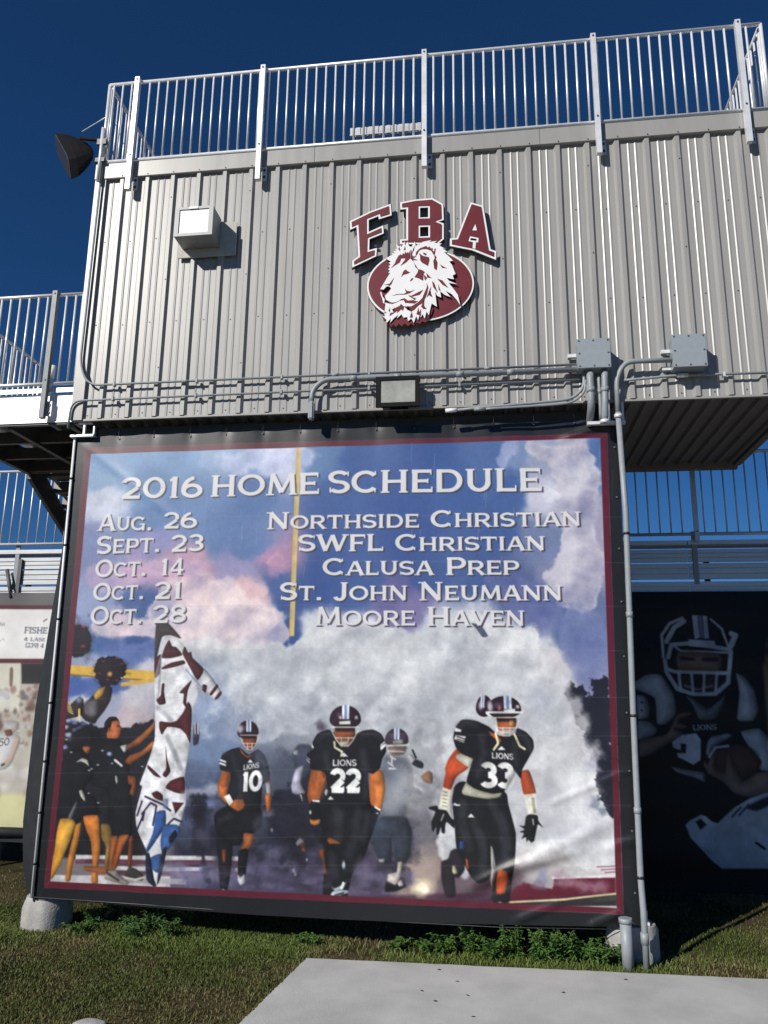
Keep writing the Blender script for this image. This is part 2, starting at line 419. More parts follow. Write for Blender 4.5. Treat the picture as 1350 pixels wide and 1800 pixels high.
jbox('grey electrical box with a bundle of thick pipes leaving below it', [(1013, 596), (1075, 645)], -.19, .17, 0)
jbox('grey electrical box with one bent pipe entering from its side', [(1180, 588), (1245, 643)], -.19, .17, 1)

fl = thing('flood_light', 'black wall flood light with frosted glass hanging above the banner', 'flood light', (2.85, -.02, G0+.02))
a = at(662, 664, -.17); b = at(736, 712, -.17)
fx0, fx1, fz0, fz1 = a.x, b.x, b.z, a.z
bm = bmesh.new()
P = [(fx0+.03, -.021, fz0+.05), (fx1-.03, -.021, fz0+.05), (fx1-.03, -.021, fz1-.01), (fx0+.03, -.021, fz1-.01)]
Q = [(fx0, -.13, fz0), (fx1, -.13, fz0), (fx1, -.15, fz1), (fx0, -.15, fz1)]
p = [bm.verts.new(v) for v in P]; q = [bm.verts.new(v) for v in Q]
bm.faces.new(p[::-1]); bm.faces.new(q)
for i in range(4): bm.faces.new((p[i], p[(i+1) % 4], q[(i+1) % 4], q[i]))
obj('housing', bm, M_black, fl)
bm = bmesh.new(); e = .036
for x0, x1, z0, z1 in ((fx0-.006, fx0+e, fz0-.006, fz1+.006), (fx1-e, fx1+.006, fz0-.006, fz1+.006), (fx0+e+.0001, fx1-e-.0001, fz1-e*.8, fz1+.006), (fx0+e+.0001, fx1-e-.0001, fz0-.006, fz0+e)):
    box(bm, x0, x1, -.178, -.1505, z0, z1)
obj('door_frame', bm, M_black, fl)
boxo('lens', fx0+e-.003, fx1-e+.003, -.163, -.152, fz0+e-.003, fz1-e*.8+.003, M_lens, fl)
for z in (fz0+.05, fz1-.06): boxo('hinge', fx1+.0061, fx1+.016, -.17, -.15, z, z+.03, M_blackmet, fl)
boxo('wall_plate', fx0+.12, fx1-.12, -.0205, -.012, fz0+.02, fz1-.05, M_blackmet, fl)

# ================================================================== loudspeaker
sp = thing('loudspeaker', 'black horn loudspeaker hung from the roof corner against the sky', 'loudspeaker', (-.9, .35, G0+3.1))
def zs(x, y): return (60+x/6.75, 200+y/6.75)
A_ = at(*zs(240, 205), .62); B_ = at(*zs(410, 510), .20); C_ = at(*zs(455, 800), .20); D_ = at(*zs(275, 490), .62)
bc = at(*zs(640, 440), .52)
fc = (A_+B_+C_+D_)/4; nb = (bc-fc).normalized()
def rect_ring(scale, shift, roundness, k=24):
    out = []
    ux = (B_-A_)/2; uy = (D_-A_)/2
    for i in range(k):
        t = 2*math.pi*(i+.5)/k; c, s = math.cos(t), math.sin(t)
        q = max(abs(c), abs(s)); a = c*((1-roundness)/q+roundness); b = s*((1-roundness)/q+roundness)
        out.append(fc+nb*shift+(ux*a+uy*b)*scale)
    return out
L_ = (bc-fc).length
secs = [(1.0, 0, 0.), (.99, .02, 0.), (.95, L_*.3, .1), (.84, L_*.58, .4), (.66, L_*.85, .7), (.46, L_*1.05, .95), (.2, L_*1.16, 1.)]
bm = bmesh.new(); rings = [[bm.verts.new(p) for p in rect_ring(*s)] for s in secs]
for P, Q in zip(rings, rings[1:]):
    for k in range(24): bm.faces.new((P[k], P[(k+1) % 24], Q[(k+1) % 24], Q[k]))
bm.faces.new(rings[-1])
obj('cabinet', bm, M_black, sp)
bm = bmesh.new(); g0 = [bm.verts.new(p) for p in rect_ring(.985, -.004, 0.)]; g1 = [bm.verts.new(p) for p in rect_ring(.90, -.012, 0.)]
for k in range(24): bm.faces.new((g0[k], g0[(k+1) % 24], g1[(k+1) % 24], g1[k]))
bm.faces.new(g1); obj('grille', bm, M_blackmet, sp)
tubeo('yoke_arm', [at(*zs(560, 290), .5), at(*zs(640, 300), .42), at(*zs(830, 315), .02)], .024, M_black, sp)
tubeo('yoke_arm', [at(*zs(740, 575), .4), at(*zs(835, 600), .0)], .022, M_black, sp)
tubeo('stay_rod', [at(*zs(570, 212), .5), at(*zs(880, 25), .1)], .007, M_galv, sp)
boxo('pole_clamp', -.66, -.55, -.085, -.055, G0+3.33, G0+3.40, M_blackmet, sp)
boxo('pole_clamp', -.66, -.55, -.085, -.055, G0+3.10, G0+3.15, M_blackmet, sp)
tubeo('mounting_pole', [(-.605, -.07, G0+2.85), (-.605, -.07, G0+3.55)], .022, M_galv, sp)
lp = [at(*zs(x, y), .1) for x, y in ((750, 600), (790, 640), (835, 700), (840, 760), (800, 775), (755, 740), (760, 690), (810, 665), (880, 670))]
tubeo('speaker_cable', bend(lp, .03, 3), .006, M_tie, sp)

# ================================================================== conduits on the wall
def px_path(pts, y, r): return bend([at(u, v, y) for u, v in pts], r)
def couplings(t, p, r, spots):
    for s in spots:
        a = Vector(p[0]).lerp(Vector(p[1]), s); d = (Vector(p[1])-Vector(p[0])).normalized()
        tubeo('coupling', [a-d*.035, a+d*.035], r*1.22, M_pvc, t)
def conduit(label, paths, straps=(), cat='conduit'):
    o0 = Vector(paths[0][0][0]); t = thing('conduit', label, cat, o0, 'grey conduits on the siding')
    for i, (pts, r) in enumerate(paths): tubeo('pipe', pts, r, M_pvc, t, 10)
    return t
yA = -.045
t = conduit('thin conduit dropping down the press box corner, then running along the siding', [(bend([(-.585, -.05, G0+3.05), (-.60, -.05, G0+.62), (-.49, yA, G0+.375), (4.62, yA, G0+.375)], .16, 8), .0125)])
for x in [-.2+.3048*3*k for k in range(5)]: boxo('strap', x, x+.02, yA-.018, -.017, G0+.353, G0+.397, M_pvc, t)
couplings(t, [(-.4, yA, G0+.375), (4.6, yA, G0+.375)], .0145, (.2, .52, .83))
t = conduit('thin conduit rising beside the banner corner and running lowest along the siding', [(bend([(-.665, yA, G0-.1), (-.655, yA, G0+.205), (4.64, yA, G0+.212)], .12, 8), .0115)])
for x in [-.2+.3048*3*k for k in range(5)]: boxo('strap', x, x+.02, yA-.018, -.017, G0+.19, G0+.234, M_pvc, t)
yC = -.08
t = conduit('thick conduit bending down to a capped elbow beside the flood light', [(bend([(4.62, yC, G0+.305), (2.09, yC, G0+.315), (1.975, yC, G0+.20), (1.97, yC, G0+.06)], .14, 8), .027)])
bm = bmesh.new(); box(bm, 1.945, 2.0, yC-.045, yC+.035, G0-.12, G0+.075, .012); obj('conduit_body', bm, M_pvc, t)
couplings(t, [(2.1, yC, G0+.315), (4.6, yC, G0+.305)], .027, (.12, .3, .55, .75))
pd = [at(u, v, -.10) for u, v in ((1027, 648), (1026, 683), (1006, 701), (975, 705), (850, 716), (800, 721))]
t = conduit('thin conduit curving from under the box and ending in a white cap over the banner', [(bend(pd, .1), .0145)])
tubeo('end_cap', [at(803, 720.5, -.10), at(783, 722, -.10)], .022, M_louvre, t)
pd = [at(u, v, -.12) for u, v in ((1029, 668), (1028, 690), (1008, 707), (978, 711), (880, 717), (850, 719))]
t = conduit('second thin conduit under the curved one, ending in a flat grey cap over the banner', [(bend(pd, .1), .012)])
tubeo('end_cap', [at(853, 718.6, -.12), at(833, 719.5, -.12)], .019, M_pvc, t)
for lab, u0, v0, u1, v1, r, y in (('thick pipe bulging down behind the banner from the electrical box', 1037, 655, 1041, 738, .036, -.12),
                                 ('slim pipe between two thick pipes under the electrical box', 1052, 660, 1057, 735, .016, -.09),
                                 ('thick straight pipe under the electrical box ending in a bright clamp', 1063, 652, 1064, 742, .033, -.12)):
    a = at(u0, v0, y); b = at(u1, v1, y)
    pts = [a, a.lerp(b, .3), a.lerp(b, .7), b + (Vector((0, .36, -.05)) if r == .036 else Vector((0, .04, 0)))]
    t = conduit(lab, [(bend(pts, .12), r)])
    c = a.lerp(b, .32); tubeo('coupling', [c, c+Vector((0, 0, -.05))], r*1.14, M_pvc, t, 10)
    if r == .033: tubeo('clamp', [b+Vector((0, .04, .0)), b+Vector((0, .04, .035))], r*1.35, M_galv, t, 10)
# the conduit that leaves the second box and drops down the banner's edge to the ground
YP = -.035
g = [at(u, v, YP) for u, v in ((1090, 742), (1113, 1250), (1128, 1560))]
pe = bend([(5.54, -.10, G0+.355), (5.075, -.10, G0+.36), (4.985, -.085, G0+.2), (4.985, -.06, G0-.15)], .17, 8)
t = conduit('long grey pipe bending from the electrical box and down the banner edge', [(pe, .025)])
dn = [Vector((4.985, -.06, G0-.145)), at(1100, 900, YP), at(1113, 1250, YP), at(1126, 1540, YP), at(1131, 1600, YP-.03), at(1137, 1706, YP-.05)]
tubeo('pipe', dn, .027, M_pvc, t, 12)
for v in (940, 1085, 1260, 1430, 1545):
    u = np.interp(v, [900, 1250, 1540], [1100, 1113, 1126]); c = at(u, v, YP); tubeo('coupling' if v in (1085, 1430) else 'strap_band', [c, c+Vector((0, 0, .05 if v in (1085, 1430) else .022))], .032, M_pvc if v in (1085, 1430) else M_tie, t, 12)
c = at(1134, 1660, YP-.04); tubeo('coupling', [c, c+Vector((0, 0, .09))], .034, M_pvc, t, 12)
tubeo('clamp', [(4.985, -.06, G0-.20), (4.985, -.06, G0-.165)], .038, M_galv, t, 12)
pf = [(5.06, -.05, G0+.188), (5.25, -.05, G0+.195), (5.52, -.05, G0+.215), (5.70, -.05, G0+.212), (6.70, -.05, G0+.205)]
t = conduit('thin conduit passing below the second electrical box out to the press box corner', [(bend(pf, .1), .013)])
tubeo('coupling', [(5.56, -.05, G0+.214), (5.66, -.05, G0+.213)], .022, M_alufl, t)
for x in (5.98, 6.44): boxo('strap', x, x+.02, -.066, -.017, G0+.185, G0+.228, M_galv, t)
t = thing('ground_pipe', 'short capped grey pipe standing up from the grass in front of the footing', 'pipe', (4.80, -.09, 0))
tubeo('pipe', [(4.80, -.09, -.05), (4.795, -.085, .36)], .048, M_pvc, t, 14); tubeo('cap', [(4.795, -.085, .35), (4.795, -.085, .39)], .055, M_pvc, t, 14)

# ================================================================== columns and footings
for lab, lab2, x, y in (('dark steel column behind the banner edge with the white cable', 'round concrete footing under the banner corner with the white cable', -.55, .30),
                        ('dark steel column behind the banner edge with the long grey pipe', 'round concrete footing half hidden by weeds and two pipes', 4.90, .27)):
    t = thing('steel_column', lab, 'column', (x, y, .28), 'columns carrying the press box')
    bm = bmesh.new()
    box(bm, x-.07, x+.07, y-.075, y-.067, .306, ZF-.012); box(bm, x-.07, x+.07, y+.067, y+.075, .306, ZF-.012); box(bm, x-.004, x+.004, y-.0669, y+.0669, .306, ZF-.012)
    obj('shaft', bm, M_steel, t)
    boxo('base_plate', x-.13, x+.13, y-.13, y+.13, .282, .305, M_galv, t)
    f = thing('concrete_footing', lab2, 'footing', (x, y, 0), 'concrete footings under the columns')
    bm = bmesh.new(); lathe(bm, (x, y, -.1), [(.225, 0), (.228, .10), (.226, .265), (.225, .272), (.212, .335), (.209, .340), (.197, .374), (.195, .377), (.19, .378)], 40)
    for v in bm.verts: v.co.x += .006*math.sin(v.co.z*40+v.co.y*20); v.co.y += .006*math.sin(v.co.x*31)
    obj('concrete', bm, M_conc, f, True)
    for dx in (-.15, .15):
        for dy in (-.10, .10): tubeo('anchor_bolt', [(x+dx*.7, y+dy, .26), (x+dx*.7, y+dy, .39)], .013, M_galv, f)
t = thing('strut_bracket', 'galvanised bracket holding the top corner of the banner below the siding', 'bracket', (-.53, .05, G0-.16))
boxo('upright', -.535, -.515, .03, .06, G0-.15, G0-.013, M_galv, t); boxo('upright', -.42, -.405, .03, .06, G0-.15, G0-.06, M_galv, t)
boxo('channel', -.67, -.41, .02, .07, G0-.175, G0-.151, M_galv, t); boxo('top_plate', -.60, -.45, .032, .07, G0-.0255, G0-.0125, M_galv, t)
t = thing('strut_bracket', 'galvanised bracket between the pipes at the top of the banner', 'bracket', (4.8, .05, G0-.16))
boxo('channel', 4.70, 5.06, .0, .05, G0-.235, G0-.205, M_galv, t)
for x in (4.90, 5.03): boxo('upright', x, x+.022, .005, .03, G0-.20, G0-.013, M_galv, t)
# ================================================================== letter signs and the lion emblem
def wp(pts, x0, y0, s, y):
    q = at_np([(x0+a/s, y0+b/s) for a, b in pts], y); return [(p[0], p[2]) for p in q]
YL = -.075
def letter(label, outer, hole_pairs, solid_white=()):
    """hole_pairs: (white border outline, cut-out outline)"""
    o = wp(outer, 610, 340, 5, YL); hs = [wp(h, 610, 340, 5, YL) for _, h in hole_pairs]
    x = sum(p[0] for p in o)/len(o); z = min(p[1] for p in o)
    t = thing('sign_letter', label, 'sign letter', (x, YL, z), 'letters over the lion emblem')
    plate('backing', inset(o, -.006), hs, YL+.012, .030, M_edge, t)
    plate('white_border', o, [inset(h, -.002) for h in hs], YL+.002, .0098, M_white, t)
    inner = inset(o, .021)
    bs = [wp(b, 610, 340, 5, YL) for b, _ in hole_pairs] + [wp(b, 610, 340, 5, YL) for b in solid_white]
    plate('maroon_face', inner, bs, YL-.004, .0058, M_maroon, t)
    for dx in (-.06, .06):
        boxo('standoff', x+dx-.012, x+dx+.012, YL+.0425, -.012, z+.25, z+.275, M_edge, t)
letter('maroon letter F with white border on the siding', [(22, 245), (200, 158), (385, 90), (392, 190), (280, 225), (275, 198), (190, 232), (190, 337), (318, 280), (322, 350), (197, 400), (194, 497), (262, 478), (257, 550), (45, 650), (45, 590), (98, 552), (84, 292), (28, 318)], [])
rc = lambda a, b, c, d: [(a, b), (c, b-3), (c, d-3), (a, d)]
letter('maroon letter B with white border behind the lion mane', [(465, 78), (600, 52), (752, 40), (845, 92), (850, 232), (798, 246), (850, 262), (850, 400), (800, 440), (640, 445), (465, 445), (465, 403), (520, 400), (520, 135), (468, 140)],
       [(rc(626, 111, 728, 223), rc(643, 126, 711, 209)), (rc(626, 280, 730, 392), rc(643, 295, 713, 376))])
letter('maroon letter A with white border on the siding', [(1085, 76), (1197, 108), (1262, 490), (1312, 506), (1310, 582), (1100, 498), (903, 460), (905, 395), (962, 390)],
       [([(1078, 372), (1157, 388), (1152, 432), (1133, 430), (1128, 488), (1098, 482), (1104, 428), (1062, 420)], [(1090, 392), (1138, 400), (1136, 414), (1084, 408)])], [[(1125, 262), (1142, 326), (1094, 326)]])

def LZ(pts, y): return wp(pts, 640, 410, 6.75, y)
YO = -.06
e_ = [(668+636*math.cos(t)*1.0, 612+432*math.sin(t)-22*math.cos(t)) for t in [2*math.pi*k/72 for k in range(72)]]
lion_out = [(192, 663), (205, 640), (290, 500), (312, 468), (285, 470), (308, 442), (284, 428), (308, 405), (290, 388), (316, 370), (290, 350), (322, 336), (255, 300), (308, 294), (304, 268), (342, 268), (330, 235), (364, 240), (345, 208), (384, 214), (366, 190), (400, 186), (376, 130), (418, 160), (440, 138), (438, 172), (482, 95), (487, 148), (516, 100), (532, 148), (560, 163), (602, 98), (612, 152), (662, 118), (645, 146), (690, 104), (722, 96), (800, 80), (772, 104), (862, 90), (832, 114), (922, 120), (892, 144), (952, 178), (930, 184), (992, 220), (950, 226), (1000, 268), (1056, 325), (1010, 334), (1040, 370), (1086, 482), (1050, 500), (1066, 545), (980, 530), (1006, 562), (1106, 605), (1002, 588), (1062, 660), (1112, 730), (1142, 852), (1100, 790), (1040, 722), (966, 682), (1026, 756), (960, 732), (904, 690), (914, 762), (868, 742), (842, 690), (864, 872), (802, 832), (792, 870), (768, 972), (742, 928), (720, 1012), (692, 958), (672, 1000), (662, 960), (640, 1030), (618, 982), (590, 1062), (562, 1012), (520, 1042), (512, 992), (470, 1002), (442, 962), (388, 1012), (408, 962), (352, 1010), (310, 1062), (318, 1010), (268, 1062), (262, 1022), (218, 980), (250, 986), (238, 948), (270, 952), (244, 920), (252, 850), (246, 822), (330, 842), (262, 792), (246, 742), (290, 700), (322, 655), (300, 630), (270, 628), (230, 668)]
maroon_out = [(215, 985), (235, 1040), (262, 1030), (270, 1090), (300, 1068), (318, 1115), (350, 1080), (380, 1112), (410, 1075), (450, 1105), (480, 1070), (520, 1100), (560, 1070), (590, 1095), (620, 1060), (660, 1075), (690, 1045), (730, 1060), (760, 1010), (800, 960), (820, 900), (760, 700), (500, 700), (300, 840), (230, 960)]
lion = thing('lion_emblem', 'white lion head on a maroon oval with white rim on the siding', 'emblem', (3.15, YO, G0+.9))
ov = LZ(e_, YO); plate('oval_core', inset(ov, -.004), [], YO+.010, .025, M_edge, lion)
plate('oval_rim', ov, [], YO+.002, .0078, M_white, lion)
plate('oval_face', inset(ov, .019), [], YO-.003, .0048, M_maroon, lion)
YH = YO-.035
plate('mane_shade', LZ(maroon_out, YO-.02), [], YO-.020, .0165, M_maroon, lion)
plate('head_core', LZ(lion_out, YH), [], YH+.0085, .012, M_edge, lion)
head = plate('lion_head', LZ(lion_out, YH), [], YH, .0083, M_white, lion)
marks = [
 [(378, 322), (408, 268), (435, 250), (450, 262), (462, 235), (478, 250), (490, 215), (500, 240), (520, 222), (528, 240), (552, 196), (545, 300), (500, 345), (430, 388), (492, 305), (475, 298), (440, 300), (425, 345), (372, 378), (322, 412), (365, 358)],
 [(652, 238), (700, 270), (770, 285), (776, 320), (758, 388), (690, 352), (665, 322), (664, 275)],
 [(608, 275), (618, 222), (660, 180), (740, 150), (750, 168), (780, 160), (790, 182), (815, 178), (812, 205), (838, 222), (828, 262), (796, 208), (740, 188), (690, 190), (652, 206), (632, 250)],
 [(700, 228), (742, 244), (734, 266), (704, 250)],
 [(440, 518), (462, 460), (478, 438), (500, 432), (512, 448), (546, 466), (500, 486), (472, 490)],
 [(596, 352), (640, 425), (690, 438), (722, 462), (704, 484), (702, 565), (640, 532), (598, 522), (632, 470), (644, 436), (606, 400)],
 [(540, 572), (560, 540), (584, 528), (574, 556)],
 [(236, 612), (300, 600), (356, 528), (322, 608), (300, 625), (272, 612)],
 [(262, 792), (330, 840), (420, 800), (470, 792), (486, 826), (598, 834), (640, 806), (585, 800), (620, 775), (560, 755), (660, 730), (700, 672), (640, 700), (560, 742), (520, 738), (600, 790), (520, 800), (482, 772), (440, 782), (390, 818), (330, 824)],
 [(335, 742), (400, 728), (480, 728), (540, 712), (600, 672), (552, 690), (508, 684), (482, 652), (498, 706), (470, 720), (390, 722)],
 [(330, 905), (420, 862), (440, 838), (470, 868), (560, 868), (640, 820), (690, 770), (722, 690), (745, 640), (742, 590), (762, 640), (748, 720), (704, 820), (640, 862), (600, 905), (560, 930), (520, 862), (508, 905), (476, 872), (462, 920), (436, 905), (390, 950), (396, 920), (300, 985), (312, 945), (350, 940)],
 [(832, 190), (852, 180), (838, 252), (862, 290), (850, 300), (872, 350), (862, 440), (832, 420), (820, 330), (836, 300)],
 [(898, 370), (982, 418), (925, 410)], [(868, 540), (930, 560), (1002, 652), (930, 612)], [(738, 470), (800, 535), (748, 525)], [(704, 486), (748, 530), (722, 562)],
 [(806, 570), (832, 590), (876, 712), (820, 640)], [(742, 762), (770, 690), (798, 632), (786, 690), (812, 762), (770, 736)], [(676, 870), (716, 780), (712, 860), (742, 900), (702, 900)],
 [(620, 960), (648, 880), (652, 940), (678, 900), (672, 980)], [(540, 1000), (566, 930), (580, 1000)], [(880, 600), (908, 690), (884, 672)], [(780, 650), (792, 700), (770, 720)],
 [(290, 920), (308, 880), (305, 940)], [(340, 925), (356, 880), (362, 915)], [(560, 190), (548, 300), (600, 352), (578, 318), (640, 322), (580, 296), (622, 278), (576, 272)], [(404, 190), (420, 162), (428, 214)], [(470, 200), (486, 150), (492, 200)], [(560, 260), (580, 190), (600, 150), (592, 200)]]
for q in marks: plate('maroon_marking', LZ(q, YH), [], YH-.0025, .0023, M_maroon, head)
plate('lip', LZ([(190, 695), (206, 700), (220, 750), (244, 780), (240, 832), (226, 828), (214, 770), (198, 730)], YH), [], YH, .02, M_white, lion)

# ================================================================== walkway platform beside the press box
pl = thing('walkway_platform', 'aluminium walkway platform with bright fascia joined to the press box side', 'platform', (-1.4, .9, G0-.02))
wx0, wx1, wy0, wy1 = -2.25, -.675, .03, 1.8
boxo('fascia', wx0, wx1, wy0, wy0+.012, G0-.0, G0+.30, M_alufl, pl)
boxo('kick_plate', wx0, wx1, wy0-.02, wy0-.012, G0+.335, G0+.385, M_alufl, pl)
for k in range(6):
    y = wy0+.03+k*.292; bm = bmesh.new(); box(bm, wx0, wx1, y, y+.28, G0+.295, G0+.335); obj('deck_plank', bm, M_alu, pl)
for y in (wy0+.014, .62, 1.20, wy1-.06): boxo('joist', wx0+.061, wx1-.061, y, y+.05, G0-.02, G0+.12, M_steel, pl)
for x in (wx0, -1.45, wx1-.06): boxo('beam', x, x+.06, wy0+.066, wy1, G0-.045, G0+.25, M_steel, pl)
boxo('rear_fascia', wx0, wx1, wy1+.001, wy1+.012, G0-.03, G0+.32, M_trim, pl)
guardrail('guard rail along the outer edge of the bright walkway platform', (wx0, wy0-.03), (-.665, wy0-.03), G0+.43, G0+1.485, (.35, 1.28), post_out=(0, -1), down=.41, name='guardrail', m=M_alufl, pm=M_shade)
guardrail('guard rail along the far end of the walkway platform', (wx0+.02, wy0+.06), (wx0+.02, wy1), G0+.43, G0+1.485, (.8,), post_out=None, m=M_alufl)
lt = thing('roof_lamp', 'small white lamp on a post behind the walkway rail', 'lamp', (-2.0, 1.7, G0+.34))
tubeo('post', [(-2.0, 1.7, G0+.336), (-2.0, 1.7, G0+1.25)], .02, M_galv, lt); tubeo('lamp_head', [(-2.0, 1.7, G0+1.25), (-1.98, 1.68, G0+1.42)], [.035, .045], M_white, lt)
st = thing('bleacher_stair', 'dark stair seen from below climbing to the walkway platform', 'stair', (-1.4, 2.6, G0-1.2))
for k in range(7):
    y = wy1+.05+k*.26; z = G0+.16-k*.15
    bm = bmesh.new()
    for q in range(3): box(bm, wx0+.06, -.72, y+q*.085, y+q*.085+.075, z, z+.035)
    obj('tread', bm, M_deck, st); boxo('riser', wx0+.06, -.72, y+.24, y+.25, z-.149, z-.005, M_deck, st)
for x in (wx0, -.715):
    bm = bmesh.new(); y0, y1 = wy1+.014, wy1+1.95; z0, z1 = G0+.02, G0-1.05
    P = [(y0, z0-.12), (y1, z1-.12), (y1, z1+.12), (y0, z0+.22)]
    a = [bm.verts.new((x, y, z)) for y, z in P]; b = [bm.verts.new((x+.05, y, z)) for y, z in P]
    bm.faces.new(a); bm.faces.new(b[::-1])
    for i in range(4): bm.faces.new((a[i], a[(i+1) % 4], b[(i+1) % 4], b[i]))
    obj('stringer', bm, M_steel, st)

# ================================================================== grandstand behind
YB = 2.72
bl = thing('bleachers', 'aluminium bleachers rising behind the hanging banners', 'bleachers', (2, 5, 0))
def plank(name, x0, x1, y, z0, z1, n, parent, m=None):
    m = m or M_oxalu
    bm = bmesh.new(); h = (z1-z0)/n
    for k in range(n):
        box(bm, x0, x1, y-.010, y+.03, z0+k*h, z0+k*h+h*.80)
        if k < n-1: box(bm, x0, x1, y+.004, y+.03, z0+k*h+h*.8001, z0+(k+1)*h-.0001)
    return obj(name, bm, m, parent)
BX0, BX1 = -9.5, 13.0
for a, b in ((BX0, -.2), (-.19, 6.2), (6.21, BX1)):
    plank('back_plank', a, b, YB+.06, G0-1.135, G0-.965, 3, bl); plank('back_plank', a, b, YB+.06, G0-1.352, G0-1.14, 3, bl)
    plank('toe_plank', a, b, YB+.05, G0-1.51, G0-1.372, 2, bl)
    boxo('walk_plank', a, b, YB+.02, YB+.30, G0-.92, G0-.865, M_oxalu, bl)
for r_ in range(8):
    y = YB+.75+r_*.62; z = G0-1.55-r_*.26
    boxo('foot_plank', BX0, BX1, y-.32, y+.22, z-.42, z-.38, M_alu, bl)
    boxo('seat_plank', BX0, BX1, y, y+.25, z, z+.04, M_alu, bl)
for x in [-8.2+1.83*k for k in range(12)]:
    bm = bmesh.new(); box(bm, x-.03, x+.03, YB+.10, YB+.16, 0, G0-1.0); box(bm, x-.03, x+.03, YB+4.5, YB+4.56, 0, 1.4)
    tube(bm, [(x, YB+.13, G0-1.45), (x, YB+5.5, 1.0)], .04, 6); tube(bm, [(x, YB+.2, .2), (x, YB+3.2, 2.3)], .03, 6)
    obj('frame', bm, M_steel, bl)
for x in [-2.86+1.83*k-3.66 for k in range(9)]:
    if -1.9 < x < 5: continue
    bm = bmesh.new()
    box(bm, x-.03, x+.03, YB+.025, YB+.047, G0-1.42, G0-.75)
    obj('upright', bm, M_pvc, bl)
    if x > 0: continue
    bm = bmesh.new(); tube(bm, [(x-.1, YB-.02, G0-1.15), (x+.03, YB-.04, G0-1.55)], .03, 6); box(bm, x+.0365, x+.09, YB+.01, YB+.04, G0-1.60, G0-1.0)
    obj('brace', bm, M_steel, bl)
guardrail('guard rail on top of the bleachers beyond the sponsor banner', (-9.4, YB), (-.5, YB), G0-.79, G0+.28, [.55+1.83*k for k in range(5)], name='guardrail', m=M_alufl, pitch=.135, br=.011)
guardrail('guard rail on top of the bleachers above the dark player mural', (4.6, YB), (12.9, YB), G0-.79, G0+.28, [1.71+1.83*k for k in range(4)], post_out=(0, -1), down=.1, name='guardrail', m=M_oxalu, pitch=.135, br=.010)
# ================================================================== printing: paint a picture into vertex colours
def fbm(h, w, cell, octv, seed, gain=.55):
    g = np.random.default_rng(seed); out = np.zeros((h, w)); amp = 1; tot = 0
    for o in range(octv):
        c = max(cell/2**o, 1.5); nh, nw = int(h/c)+3, int(w/c)+3
        a = g.random((nh, nw)); yy = np.arange(h)/c; xx = np.arange(w)/c
        y0 = yy.astype(int); x0 = xx.astype(int); fy = yy-y0; fx = xx-x0; fy = fy*fy*(3-2*fy); fx = fx*fx*(3-2*fx)
        r0 = a[y0][:, x0]*(1-fx)+a[y0][:, x0+1]*fx; r1 = a[y0+1][:, x0]*(1-fx)+a[y0+1][:, x0+1]*fx
        out += amp*(r0*(1-fy)[:, None]+r1*fy[:, None]); tot += amp; amp *= gain
    return out/tot-.5
def catmull(P, k=4):
    P = np.asarray(P, float); n = len(P); out = []
    for i in range(n):
        a, b, c, d = P[i-1], P[i], P[(i+1) % n], P[(i+2) % n]
        for j in range(k):
            t = j/k; q = .28; m0 = q*(c-a); m1 = q*(d-b); out.append((2*t**3-3*t*t+1)*b+(t**3-2*t*t+t)*m0+(3*t*t-2*t**3)*c+(t**3-t*t)*m1)
    return np.array(out)
